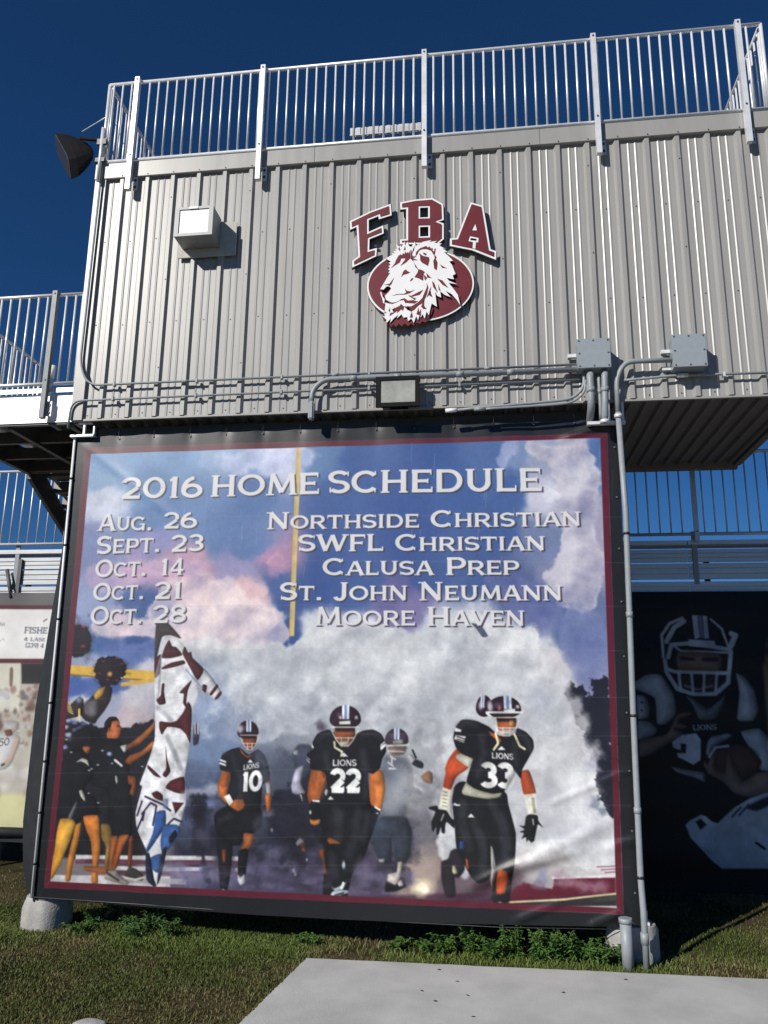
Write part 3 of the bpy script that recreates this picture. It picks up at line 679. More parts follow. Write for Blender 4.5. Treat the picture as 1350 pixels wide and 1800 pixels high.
class Canvas:
    def __init__(s, x0, x1, z0, z1, y, res, base=(40, 42, 46)):
        s.x0, s.x1, s.z0, s.z1, s.y, s.res = x0, x1, z0, z1, y, res
        s.w = int((x1-x0)*res); s.h = int((z1-z0)*res)
        s.img = np.empty((s.h, s.w, 3)); s.img[:] = np.array(base)/255
        s.k = 1.0; s.org = (0, 0, 1)
        s.nz = fbm(s.h, s.w, 26, 4, 5); s.nf = fbm(s.h, s.w, 8, 2, 6)
    def reg(s, x0, y0, sc): s.org = (x0, y0, sc); return s
    def px(s, pts):                                  # picture points -> cells of the canvas (row 0 = top)
        p = np.asarray(pts, float); p = np.c_[s.org[0]+p[:, 0]/s.org[2], s.org[1]+p[:, 1]/s.org[2]]
        q = at_np(p, s.y)
        return np.c_[(q[:, 0]-s.x0)*s.res, (s.z1-q[:, 2])*s.res]
    def blend(s, sl, cov, col, sh=None):
        if isinstance(col[0], (tuple, list)):
            f = np.linspace(0, 1, cov.shape[1])[None, :, None]
            c = (np.array(col[0])*(1-f)+np.array(col[1])*f)/255
        else: c = np.array(col)/255
        c = c*(1+s.nz[sl][..., None]*s.tex)
        if sh is not None: c = c*sh[..., None]
        s.img[sl] = s.img[sl]*(1-cov[..., None])+c*cov[..., None]
    tex = .25
    def grid(s, P, pad):
        a0 = max(int(P[:, 0].min()-pad), 0); a1 = min(int(P[:, 0].max()+pad)+2, s.w); b0 = max(int(P[:, 1].min()-pad), 0); b1 = min(int(P[:, 1].max()+pad)+2, s.h)
        if a1 <= a0 or b1 <= b0: return None
        X, Y = np.meshgrid(np.arange(a0, a1)+.5, np.arange(b0, b1)+.5); return (slice(b0, b1), slice(a0, a1)), X, Y
    def poly(s, pts, col, soft=1.6, a=1., sm=True, raw=False, rough=0., rim=None):
        P = np.asarray(pts, float) if raw else s.px(pts)
        if sm and len(P) > 3: P = catmull(P, 3)
        g = s.grid(P, soft*2)
        if g is None: return
        sl, X, Y = g; D = np.full(X.shape, 1e9); ins = np.zeros(X.shape, bool)
        for i in range(len(P)):
            (ax, ay), (bx, by) = P[i-1], P[i]; dx, dy = bx-ax, by-ay; l = dx*dx+dy*dy
            if l < 1e-9: continue
            t = np.clip(((X-ax)*dx+(Y-ay)*dy)/l, 0, 1); D = np.minimum(D, (X-ax-t*dx)**2+(Y-ay-t*dy)**2)
            if dy:
                c = (ay > Y) != (by > Y); ins ^= c & (X < ax+(Y-ay)*dx/dy)
        D = np.sqrt(D); D[ins] *= -1
        if rough: D = D+(s.nz[sl]*rough*2+s.nf[sl]*rough)
        if rim is None: rim = s.rim if (sm and not raw) else 0
        sh = None
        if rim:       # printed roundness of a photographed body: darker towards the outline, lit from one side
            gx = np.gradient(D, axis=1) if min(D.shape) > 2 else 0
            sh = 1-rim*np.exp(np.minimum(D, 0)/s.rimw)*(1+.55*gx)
        s.blend(sl, np.clip(.5-D/soft, 0, 1)*a, col, sh)
    rim = 0.; rimw = 9.
    def stroke(s, pts, wd, col, a=1., soft=1.5, raw=False, flat=False):
        """wd: width in picture pixels (or canvas cells when raw)"""
        P = np.asarray(pts, float) if raw else s.px(pts); r = wd/2 if raw else wd*s.k/2
        g = s.grid(P, r+soft*2)
        if g is None: return
        sl, X, Y = g; D = np.full(X.shape, 1e9)
        for (ax, ay), (bx, by) in zip(P, P[1:]):
            dx, dy = bx-ax, by-ay; l = dx*dx+dy*dy+1e-9; t = np.clip(((X-ax)*dx+(Y-ay)*dy)/l, 0, 1); D = np.minimum(D, (X-ax-t*dx)**2+(Y-ay-t*dy)**2)
        s.blend(sl, np.clip(.5-(np.sqrt(D)-r)/soft, 0, 1)*a, col)
    def blob(s, cx, cy, rx, ry, col, a=1., rough=.5):
        P = s.px([(cx-rx*2, cy-ry*2), (cx+rx*2, cy+ry*2), (cx, cy), (cx+rx, cy+ry)]); g = s.grid(P, 2)
        if g is None: return
        sl, X, Y = g; qx = abs(P[3, 0]-P[2, 0]); qy = abs(P[3, 1]-P[2, 1])
        d = np.sqrt(((X-P[2, 0])/qx)**2+((Y-P[2, 1])/qy)**2)+s.nz[sl]*rough*2
        s.blend(sl, np.clip(1.5-d, 0, 1)**1.3*a, col)
    def field(s, ctrl, warp=22, power=3.2, seed=3, grain=.05):
        """smooth patches of colour between control points, edges broken up like clouds"""
        k = 3; h, w = s.h//k+1, s.w//k+1
        X, Y = np.meshgrid(np.arange(w)*k, np.arange(h)*k); X = X.astype(float); Y = Y.astype(float)
        X += fbm(h, w, 40, 6, seed, .62)*warp*5; Y += fbm(h, w, 40, 6, seed+1, .62)*warp*5
        P = s.px([c[:2] for c in ctrl]); num = np.zeros((h, w, 3)); den = np.zeros((h, w))
        for p, c in zip(P, ctrl):
            q = 1/(((X-p[0])**2+(Y-p[1])**2)/1e3+.4)**power; num += q[..., None]*np.array(c[2])/255; den += q
        im = num/den[..., None]
        iy = np.minimum(np.arange(s.h)/k, h-1.01); ix = np.minimum(np.arange(s.w)/k, w-1.01); y0 = iy.astype(int); x0 = ix.astype(int); fy = (iy-y0)[:, None, None]; fx = (ix-x0)[None, :, None]
        s.img = (im[y0][:, x0]*(1-fx)+im[y0][:, x0+1]*fx)*(1-fy)+(im[y0+1][:, x0]*(1-fx)+im[y0+1][:, x0+1]*fx)*fy
        s.C1 = fbm(s.h, s.w, 95, 7, seed+9, .58); q = fbm(s.h, s.w, 120, 5, seed+12, .46)
        E = q-np.roll(q, (20, 13), (0, 1)); s.E = np.clip(E/E.std(), -2.2, 2.2)
    def relief(s, k=.05):          # billows: light on the upper side of every puff, stronger where the cloud is bright
        lum = s.img.mean(-1); cl = np.clip((lum-.32)*2.2, .12, 1)
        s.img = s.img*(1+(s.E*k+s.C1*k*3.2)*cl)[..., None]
    def cloud(s, pts, light, dark, rough=16, a=1., soft=7.):
        P = s.px(pts); P = catmull(P, 3); g = s.grid(P, soft*2+rough*2)
        sl, X, Y = g; D = np.full(X.shape, 1e9); ins = np.zeros(X.shape, bool)
        for i in range(len(P)):
            (ax, ay), (bx, by) = P[i-1], P[i]; dx, dy = bx-ax, by-ay; l = dx*dx+dy*dy+1e-9
            t = np.clip(((X-ax)*dx+(Y-ay)*dy)/l, 0, 1); D = np.minimum(D, (X-ax-t*dx)**2+(Y-ay-t*dy)**2)
            if dy: ins ^= ((ay > Y) != (by > Y)) & (X < ax+(Y-ay)*dx/dy)
        D = np.sqrt(D); D[ins] *= -1
        D = D+s.C1[sl]*rough*6+s.nz[sl]*rough*1.4
        t = np.clip(.60+s.E[sl]*.15+s.C1[sl]*.9+np.exp(np.minimum(D, 0)/26)*.35, 0, 1)[..., None]
        col = (np.array(light)*t+np.array(dark)*(1-t))/255; cov = np.clip(.5-D/soft, 0, 1)[..., None]*a
        s.img[sl] = s.img[sl]*(1-cov)+col*cov
    def blur(s, n=1):
        for _ in range(n):
            I = s.img; I = (np.roll(I, 1, 0)+2*I+np.roll(I, -1, 0))/4; s.img = (np.roll(I, 1, 1)+2*I+np.roll(I, -1, 1))/4
    def sample(s, X, Z):
        u = np.clip((X-s.x0)*s.res-.5, 0, s.w-1.01); v = np.clip((s.z1-Z)*s.res-.5, 0, s.h-1.01)
        a = u.astype(int); b = v.astype(int); fu = (u-a)[..., None]; fv = (v-b)[..., None]
        I = s.img; c = (I[b, a]*(1-fu)+I[b, a+1]*fu)*(1-fv)+(I[b+1, a]*(1-fu)+I[b+1, a+1]*fu)*fv
        c = np.clip(c, 0, 1); return np.where(c <= .04045, c/12.92, ((c+.055)/1.055)**2.4)

# a lettering of wide flared capitals: bars ('L' x0 y0 x1 y1 [w]) and bows ('A' cx cy rx ry a0 a1)
GL = {
 'A': (1.06, [(.10, 0, .50, 1, .13), (.56, 1, .96, 0, .2), (.28, .32, .80, .32, .12)], [], [(.10, 0), (.96, 0)]),
 'C': (1.06, [(.93, .82, .93, .97, .05), (.93, .03, .93, .2, .05)], [(.55, .5, .46, .43, 40, 320)], []),
 'D': (1.10, [(.18, 0, .18, 1, .19), (.1, .93, .55, .93, .13), (.1, .07, .55, .07, .13)], [(.55, .5, .42, .43, -90, 90)], []),
 'E': (.88, [(.18, 0, .18, 1, .19), (.06, .93, .80, .93, .13), (.06, .07, .84, .07, .13), (.18, .5, .68, .5, .12), (.80, .78, .80, 1, .05), (.84, 0, .84, .24, .05), (.68, .40, .68, .60, .05)], [], []),
 'F': (.82, [(.18, 0, .18, 1, .19), (.06, .93, .78, .93, .13), (.18, .48, .66, .48, .12), (.78, .76, .78, 1, .05), (.66, .38, .66, .58, .05)], [], [(.18, 0)]),
 'G': (1.12, [(.93, .82, .93, .97, .05), (.95, .0, .95, .45, .17), (.66, .45, 1.06, .45, .08)], [(.55, .5, .46, .43, 40, 325)], []),
 'H': (1.12, [(.2, 0, .2, 1, .19), (.92, 0, .92, 1, .19), (.2, .5, .92, .5, .12)], [], [(.2, 0), (.2, 1), (.92, 0), (.92, 1)]),
 'I': (.42, [(.21, 0, .21, 1, .19)], [], [(.21, 0), (.21, 1)]),
 'J': (.66, [(.46, .25, .46, 1, .19)], [(.24, .27, .22, .24, 200, 360)], [(.46, 1)]),
 'L': (.82, [(.18, 0, .18, 1, .19), (.06, .07, .78, .07, .13), (.78, 0, .78, .26, .05)], [], [(.18, 1)]),
 'M': (1.30, [(.16, 0, .24, 1, .14), (.24, 1, .65, .12, .18), (.65, .12, 1.06, 1, .13), (1.06, 1, 1.14, 0, .19)], [], [(.16, 0), (1.14, 0)]),
 'N': (1.12, [(.18, 0, .18, 1, .13), (.18, .97, .94, .03, .2), (.94, 0, .94, 1, .13)], [], [(.18, 0), (.94, 1), (.12, 1)]),
 'O': (1.16, [], [(.58, .5, .48, .43, 0, 360)], []),
 'P': (.92, [(.18, 0, .18, 1, .19), (.06, .93, .55, .93, .13), (.18, .42, .55, .42, .12)], [(.55, .675, .29, .255, -90, 90)], [(.18, 0)]),
 'R': (1.02, [(.18, 0, .18, 1, .19), (.06, .93, .55, .93, .13), (.18, .45, .55, .45, .12), (.52, .45, .92, 0, .19)], [(.55, .69, .29, .24, -90, 90)], [(.18, 0), (.92, 0)]),
 'S': (.86, [(.78, .76, .78, .97, .05), (.08, .03, .08, .26, .05)], [(.42, .72, .33, .22, 30, 270), (.42, .28, .34, .22, -150, 90)], []),
 'T': (.98, [(.49, 0, .49, 1, .19), (.04, .93, .94, .93, .13), (.04, .74, .04, 1, .05), (.94, .74, .94, 1, .05)], [], [(.49, 0)]),
 'U': (1.08, [(.2, .4, .2, 1, .19), (.88, .4, .88, 1, .17)], [(.54, .42, .34, .35, 180, 360)], [(.2, 1), (.88, 1)]),
 'V': (1.06, [(.1, 1, .53, .03, .2), (.53, .03, .96, 1, .14)], [], [(.1, 1), (.96, 1)]),
 'W': (1.52, [(.1, 1, .44, .03, .2), (.44, .03, .76, .97, .13), (.76, .97, 1.08, .03, .2), (1.08, .03, 1.42, 1, .13)], [], [(.1, 1), (1.42, 1)]),
 '0': (.98, [], [(.49, .5, .39, .43, 0, 360)], []),
 '1': (.56, [(.32, 0, .32, 1, .19), (.12, .80, .32, .95, .12)], [], [(.32, 0)]),
 '2': (.92, [(.76, .52, .14, .08, .17), (.08, .07, .84, .07, .14), (.84, 0, .84, .24, .05)], [(.44, .70, .34, .24, -35, 165)], []),
 '3': (.88, [], [(.40, .72, .32, .22, -90, 150), (.40, .28, .36, .22, -150, 90)], []),
 '4': (.96, [(.66, 0, .66, 1, .19), (.08, .28, .90, .28, .13), (.08, .28, .62, .97, .13)], [], [(.66, 0)]),
 '5': (.88, [(.16, .5, .20, .95, .13), (.16, .93, .76, .93, .14)], [(.40, .32, .36, .27, -150, 110)], []),
 '6': (.92, [], [(.46, .32, .36, .26, 0, 360), (.62, .40, .52, .53, 100, 185)], []),
 '8': (.92, [], [(.46, .73, .31, .21, 0, 360), (.46, .28, .36, .22, 0, 360)], []),
 '9': (.92, [], [(.46, .68, .36, .26, 0, 360), (.30, .60, .52, .53, -80, 5)], []),
 '&': (1.0, [(.85, .0, .3, .7, .15)], [(.42, .76, .2, .18, 0, 360), (.38, .25, .3, .2, 40, 330)], []),
 '(': (.4, [], [(.5, .5, .36, .62, 120, 240)], []), ')': (.4, [], [(-.1, .5, .36, .62, -60, 60)], []),
 '.': (.36, [(.18, .0, .18, .17, .19)], [], [])}
def text_w(t, small):
    return sum(.52 if c == ' ' else (GL[c.upper()][0]+.07)*(small if c.islower() else 1) for c in t)-.07
def draw_text(cv, t, pL, pR, cap, col, small=.80, bold=1., serif=1., a=1., dxy=(0, 0), soft=1.5, sx=None):
    """baseline from picture point pL to pR; cap height in picture pixels at pL"""
    P = cv.px([pL, pR, (pL[0], pL[1]-cap)]); o = P[0]; X = (P[1]-P[0])/text_w(t, small); Yv = np.array([0, P[2][1]-P[0][1]])
    H = abs(Yv[1]); dxy = np.array(dxy, float); x = 0
    def T(px, py, k, x): return o+X*(x+px*k)+Yv*(py*k)+dxy
    for c in t:
        if c == ' ': x += .52; continue
        k = small if c.islower() else 1.; wd, bars, arcs, ser = GL[c.upper()]
        xs = np.linalg.norm(X)/H
        for (a0, b0, a1, b1, th) in bars:
            p, q = T(a0, b0, k, x), T(a1, b1, k, x); d = q-p; L = np.linalg.norm(d)+1e-6; n = np.array([-d[1], d[0]])/L
            hw = th*bold*H*k/2*(xs if abs(d[1]) > abs(d[0]) else 1)
            cv.poly([p+n*hw, q+n*hw, q-n*hw, p-n*hw], col, soft, a, False, True)
        for (cx, cy, rx, ry, s0, s1) in arcs:
            aa = np.radians(np.linspace(s0, s1, 26)); w0 = .185*bold; mx, my = rx-w0*.42, ry
            ou = [T(cx+(rx+w0*.5)*math.cos(v), cy+(ry+w0*.36)*math.sin(v), k, x) for v in aa]; iu = [T(cx+(rx-w0*.5)*math.cos(v), cy+(ry-w0*.40)*math.sin(v), k, x) for v in aa]
            if abs(s1-s0) >= 360:
                h = 13
                cv.poly(ou[:h+1]+iu[:h+1][::-1], col, soft, a, False, True); cv.poly(ou[h-1:]+iu[h-1:][::-1], col, soft, a, False, True)
            else: cv.poly(ou+iu[::-1], col, soft, a, False, True)
        for (sx_, sy) in ser:
            yy = .025 if sy == 0 else .975
            p, q = T(sx_-.17*serif, yy, k, x), T(sx_+.17*serif, yy, k, x); hh = .032*H*k
            if serif: cv.poly([p+(0, hh), q+(0, hh), q-(0, hh), p-(0, hh)], col, soft, a, False, True)
        x += (wd+.07)*k
def sheet(name, cv, nx, nz, x_of, z_of, y_of, mtl, parent):
    """the cloth: a grid of vertices, each with the printed colour at its place"""
    U, V = np.meshgrid(np.linspace(0, 1, nx), np.linspace(0, 1, nz))
    X = x_of(U, V); Z = z_of(U, V); Yd = y_of(U, V, X, Z)
    col = cv.sample(X, Z)
    co = np.stack([X, Yd, Z], -1).reshape(-1, 3)
    q = parent; off = Vector((0, 0, 0))
    while q is not None: off += q.location; q = q.parent
    co = co-np.array(off)
    i = np.arange(nx*nz).reshape(nz, nx)
    F = np.stack([i[:-1, :-1], i[:-1, 1:], i[1:, 1:], i[1:, :-1]], -1).reshape(-1, 4)
    me = bpy.data.meshes.new(name); me.vertices.add(len(co)); me.vertices.foreach_set('co', co.astype(np.float32).ravel())
    me.loops.add(F.size); me.loops.foreach_set('vertex_index', F.astype(np.int32).ravel())
    me.polygons.add(len(F)); me.polygons.foreach_set('loop_start', np.arange(0, F.size, 4, dtype=np.int32))
    me.polygons.foreach_set('use_smooth', np.ones(len(F), bool))
    me.update(calc_edges=True)
    at_ = me.color_attributes.new('print', 'FLOAT_COLOR', 'POINT')
    at_.data.foreach_set('color', np.c_[col.reshape(-1, 3), np.ones(len(co))].astype(np.float32).ravel())
    return mesh_obj(name, me, parent, mtl)
# ================================================================== the game schedule banner
YBAN = .085
cv = Canvas(-.80, 5.12, G0-4.86, G0-.08, YBAN, 290); cv.k = 290/180
BLK = (27, 28, 32); ORG = ((150, 76, 40), (208, 126, 66)); ORD = ((112, 56, 32), (168, 92, 50)); WHT = (222, 222, 220)
ctrl = [(x, y, c) for x, y, c in (
 (200, 810, (150, 166, 216)), (300, 805, (152, 168, 216)), (400, 800, (168, 180, 220)), (490, 805, (205, 210, 232)), (570, 800, (130, 145, 205)), (650, 800, (92, 112, 186)), (760, 790, (88, 108, 182)), (860, 790, (108, 124, 192)), (905, 790, (150, 158, 205)), (960, 790, (172, 176, 206)), (1010, 790, (196, 194, 212)), (1048, 800, (112, 128, 198)), (1050, 850, (140, 150, 204)),
 (180, 850, (158, 174, 218)), (180, 880, (205, 210, 228)), (260, 860, (142, 158, 214)), (350, 880, (132, 148, 208)), (450, 860, (120, 136, 202)), (600, 870, (92, 112, 186)), (700, 870, (88, 106, 182)), (800, 870, (92, 112, 186)), (900, 860, (100, 118, 188)), (965, 862, (208, 208, 226)), (1000, 850, (165, 168, 202)), (1020, 890, (188, 184, 204)),
 (260, 920, (136, 150, 208)), (380, 930, (128, 142, 204)), (440, 960, (130, 142, 204)), (600, 950, (90, 108, 182)), (720, 950, (88, 104, 178)), (860, 940, (96, 112, 182)), (960, 950, (140, 144, 190)), (1030, 950, (176, 172, 198)),
 (260, 960, (164, 156, 206)), (250, 1000, (192, 166, 200)), (330, 1000, (206, 168, 190)), (340, 1035, (212, 176, 190)), (420, 1000, (172, 162, 206)), (480, 985, (192, 152, 186)), (480, 1015, (96, 110, 180)), (440, 1045, (226, 194, 198)), (400, 1075, (232, 212, 214)), (470, 1085, (226, 210, 216)), (500, 1050, (82, 98, 172)), (560, 1030, (86, 102, 176)), (495, 1105, (80, 96, 168)), (620, 1020, (90, 106, 178)), (740, 1010, (94, 108, 178)), (690, 1050, (130, 118, 178)), (720, 1075, (150, 136, 188)), (850, 1020, (98, 110, 176)), (900, 1040, (112, 116, 172)), (980, 1010, (156, 154, 190)), (1035, 1020, (170, 166, 192)), (1045, 1060, (134, 136, 186)), (960, 1060, (108, 114, 166)), (930, 1090, (150, 152, 190)),
 (165, 980, (150, 150, 200)), (200, 1030, (172, 170, 214)), (165, 1060, (170, 172, 214)), (270, 1060, (98, 112, 180)), (230, 1050, (112, 124, 190)), (210, 1100, (222, 204, 216)), (330, 1100, (226, 212, 218)), (180, 1125, (104, 122, 190)), (240, 1140, (82, 102, 172)), (280, 1150, (150, 156, 196)), (150, 1180, (176, 180, 208)), (260, 1175, (206, 204, 216)), (140, 1205, (74, 98, 178)), (190, 1210, (84, 106, 182)), (150, 1235, (206, 206, 216)), (240, 1225, (204, 202, 210)), (225, 1265, (206, 192, 198)), (205, 1245, (178, 182, 204)),
 (560, 1105, (214, 216, 224)), (640, 1115, (224, 226, 230)), (760, 1110, (212, 216, 224)), (840, 1115, (224, 226, 230)), (900, 1125, (214, 216, 222)), (1000, 1125, (126, 134, 188)), (1040, 1140, (140, 142, 194)), (1050, 1190, (156, 152, 196)), (960, 1165, (214, 212, 216)),
 (350, 1140, (214, 214, 222)), (440, 1150, (206, 210, 218)), (400, 1210, (192, 198, 212)), (350, 1250, (146, 164, 200)), (365, 1300, (134, 152, 194)), (500, 1190, (196, 202, 212)), (520, 1290, (142, 148, 164)), (600, 1180, (206, 210, 216)), (700, 1170, (212, 214, 218)), (690, 1250, (196, 200, 208)), (800, 1190, (202, 206, 210)), (780, 1270, (198, 200, 206)), (900, 1190, (206, 206, 210)), (985, 1250, (194, 194, 200)), (960, 1330, (200, 200, 204)), (1030, 1330, (202, 200, 204)), (1020, 1390, (206, 204, 208)), (960, 1420, (200, 200, 206)), (1060, 1450, (218, 218, 222)), (1000, 1480, (208, 208, 212)), (950, 1510, (188, 182, 182)), (1040, 1535, (202, 200, 200)), (1065, 1500, (214, 214, 216)),
 (740, 1330, (170, 172, 180)), (735, 1400, (134, 135, 142)), (740, 1460, (104, 101, 110)), (700, 1500, (92, 84, 104)), (745, 1540, (186, 168, 158)), (350, 1380, (96, 106, 138)), (370, 1420, (52, 57, 78)), (480, 1360, (84, 90, 108)), (500, 1420, (44, 46, 60)), (520, 1490, (58, 58, 78)), (350, 1500, (46, 48, 64)), (330, 1560, (104, 100, 128)), (450, 1550, (92, 87, 115)), (400, 1520, (64, 63, 88)), (560, 1560, (76, 69, 92)), (650, 1560, (90, 78, 102)), (690, 1330, (116, 120, 130)), (130, 1300, (40, 40, 48)), (200, 1400, (36, 36, 44)), (250, 1320, (44, 44, 52)), (110, 1450, (44, 40, 40)), (230, 1480, (60, 58, 66)), (280, 1540, (150, 148, 154)), (140, 1540, (140, 134, 136)), (870, 1560, (90, 66, 78)), (800, 1560, (120, 104, 112)))]
def tone(c):
    l = sum(c)/3; k = .80 if l < 150 else .80+.12*min(1, (l-150)/60)
    bl_ = min(1, max(0, (c[2]-c[0]-25)/50)); g_ = (1-.16*bl_, 1+.0*bl_, 1-.05*bl_)
    return tuple(max(0, (l+(v-l)*1.06)*k*g) for v, g in zip(c, g_))
cv.field([(x, y, tone(c)) for x, y, c in ctrl], warp=19, power=3.0)
cv.rim = .0
cl = cv.cloud
cl([(440, 780), (520, 785), (560, 800), (520, 825), (470, 835), (400, 830), (380, 800)], (196, 202, 224), (150, 160, 204), 14, .7, 22)
cl([(285, 1020), (330, 1005), (370, 1020), (410, 1015), (450, 1040), (480, 1065), (500, 1095), (520, 1120), (440, 1150), (330, 1150), (290, 1110), (260, 1080)], (222, 208, 206), (150, 142, 176), 20, .72, 14)
cl([(215, 985), (300, 975), (360, 990), (330, 1020), (260, 1020), (180, 1035), (160, 1000)], (196, 166, 186), (140, 128, 172), 13, .7, 16)
cl([(470, 975), (490, 965), (505, 990), (480, 998), (460, 992)], (196, 150, 170), (150, 124, 160), 8, .8, 8)
cl([(165, 868), (190, 862), (215, 880), (190, 895), (165, 892)], (200, 206, 220), (150, 160, 190), 7, .8, 8)
cl([(160, 1090), (240, 1085), (290, 1100), (280, 1125), (200, 1118), (160, 1112)], (222, 204, 206), (166, 156, 178), 9, .8, 10)
cl([(200, 1130), (275, 1120), (285, 1150), (240, 1165), (180, 1150)], (96, 112, 164), (60, 78, 138), 9, .85, 9)
cl([(125, 1195), (200, 1190), (230, 1210), (190, 1222), (120, 1222)], (74, 96, 156), (54, 76, 140), 8, .8, 10)
cl([(935, 790), (985, 772), (1020, 778), (1030, 800), (1042, 830), (1048, 870), (1044, 920), (1056, 960), (1058, 1040), (1040, 1075), (985, 1060), (960, 1010), (975, 960), (985, 920), (1000, 880), (975, 860), (960, 830)], (194, 190, 198), (116, 118, 158), 13, .85, 8)
cl([(955, 850), (972, 858), (985, 872), (960, 880)], (206, 206, 216), (160, 164, 190), 5, .9, 6)
cl([(880, 780), (905, 772), (905, 800), (885, 830), (872, 810)], (160, 166, 200), (110, 122, 176), 8, .7, 10)
cl([(1000, 1070), (1060, 1080), (1064, 1200), (1040, 1215), (1000, 1190), (985, 1130)], (122, 130, 168), (82, 94, 148), 12, .7, 14)
cl([(860, 1020), (960, 1030), (990, 1080), (960, 1110), (900, 1080)], (104, 112, 158), (74, 86, 142), 14, .7, 14)
# the wall of smoke the team runs out of
cl([(300, 1150), (360, 1120), (430, 1130), (500, 1135), (545, 1110), (600, 1112), (640, 1096), (700, 1108), (750, 1122), (800, 1108), (850, 1098), (900, 1102), (942, 1108), (958, 1140), (962, 1172), (995, 1185), (1000, 1215), (1032, 1250), (1035, 1300), (1062, 1345), (1066, 1400), (1084, 1440), (1110, 1470), (1100, 1545), (900, 1520), (780, 1540), (740, 1400), (600, 1300), (450, 1300), (330, 1300), (310, 1220)], (208, 210, 211), (150, 154, 164), 13, .92, 9)
for x, y, rx, ry, c, a in ((350, 1240, 60, 70, (128, 146, 178), .75), (400, 1310, 70, 60, (118, 132, 164), .7), (500, 1260, 80, 60, (160, 166, 178), .6), (440, 1180, 70, 40, (186, 190, 198), .5), (620, 1290, 90, 60, (150, 154, 164), .6), (730, 1340, 60, 70, (140, 142, 148), .7), (740, 1440, 50, 60, (112, 110, 118), .7), (850, 1200, 60, 50, (178, 180, 186), .5), (960, 1250, 40, 50, (172, 174, 180), .6), (950, 1400, 50, 70, (184, 184, 188), .5), (1000, 1330, 40, 40, (206, 206, 208), .6), (680, 1150, 90, 30, (216, 218, 220), .5), (330, 1420, 40, 60, (84, 92, 122), .7), (480, 1380, 60, 50, (74, 80, 96), .7), (960, 1520, 60, 30, (160, 154, 152), .6)): cv.blob(x, y, rx, ry, c, a, .8)
cv.relief(.028)
# trees and stand at the edge of the printed picture
cv.reg(640, 1180, 2.8125)
cv.poly([(1000, 90), (1020, 55), (1040, 80), (1075, 70), (1100, 120), (1125, 120), (1118, 40), (1150, 45), (1180, 38), (1215, 60), (1240, 300), (1245, 700), (1195, 680), (1160, 640), (1150, 560), (1130, 480), (1110, 420), (1085, 350), (1085, 300), (1060, 260), (1035, 170)], (30, 31, 42), 5, rough=17)
for x, y, r, c, a in ((1050, 170, 40, (176, 176, 182), .8), (1085, 260, 45, (190, 190, 194), .8), (1110, 400, 55, (196, 194, 200), .9), (1130, 470, 40, (190, 190, 204), .9), (1110, 590, 55, (200, 198, 204), .9), (1130, 670, 50, (196, 196, 204), .85), (1180, 690, 26, (64, 78, 96), .6), (1150, 650, 30, (74, 86, 108), .5), (1000, 60, 26, (206, 204, 210), .8), (1065, 350, 40, (196, 194, 200), .9), (980, 140, 50, (186, 188, 194), .6)): cv.blob(x, y, r, r*1.1, c, a, .8)
cv.blob(870, 150, 70, 70, (168, 174, 186), .7); cv.blob(700, 60, 120, 60, (204, 206, 212), .6)
cv.poly([(745, 1060), (790, 1045), (860, 1062), (925, 1070), (940, 1015), (1245, 1015), (1250, 1110), (700, 1150)], (84, 24, 40), 4, 1, False, rough=5)
cv.poly([(930, 1015), (1245, 1008), (1245, 1020), (930, 1026)], (214, 210, 212), 2, .9, False)
for x, y, r in ((1000, 1040, 60), (1080, 1060, 60), (1160, 1060, 60), (950, 1000, 40)): cv.blob(x, y, r, r*.6, (168, 140, 152), .55, .8)
cv.blob(885, 1010, 34, 40, (126, 130, 156), .7, 1.2); cv.blob(925, 1050, 40, 26, (150, 140, 152), .6, 1.2); cv.blob(860, 1060, 36, 22, (120, 110, 122), .6, 1.2)
for k in range(3): cv.poly([(1150+k*20, 965+k*14), (1245, 960+k*14), (1245, 966+k*14), (1150+k*20, 971+k*14)], (110, 40, 58), 2, .8, False)
cv.poly([(560, 1150), (800, 1130), (1250, 1098), (1250, 1160), (560, 1165)], (46, 40, 44), 3, 1, False)
cv.stroke([(560, 1152), (760, 1138), (1000, 1125), (1245, 1100)], 2.6, (206, 196, 150)); cv.poly([(1120, 1125), (1245, 1108), (1245, 1130), (1140, 1140)], (58, 70, 60), 6, .7)
cv.poly([(0, 1120), (180, 1105), (400, 1095), (640, 1100), (700, 1135), (400, 1165), (0, 1160)], (64, 36, 52), 8, .8)
cv.blob(285, 1065, 50, 40, (240, 226, 190), 1.); cv.blob(300, 1080, 24, 20, (252, 246, 222), .9)
# goal post, upright and crossbar
cv.reg(0, 0, 1)
cv.poly([(521, 788), (529, 788), (517, 1118), (508, 1118)], ((176, 150, 92), (206, 184, 120)), 2, 1, False)
cv.poly([(110, 1168), (168, 1172), (272, 1180), (272, 1198), (168, 1190), (110, 1184)], (206, 166, 72), 2, 1, False)
cv.stroke([(112, 1185), (270, 1197)], 3, (130, 96, 40), .8); cv.stroke([(215, 1203), (268, 1196)], 7, (196, 158, 76))
# small camera crane over the clouds
cv.poly([(828, 1095), (846, 1100), (858, 1118), (848, 1120), (838, 1106)], (76, 80, 96), 2)
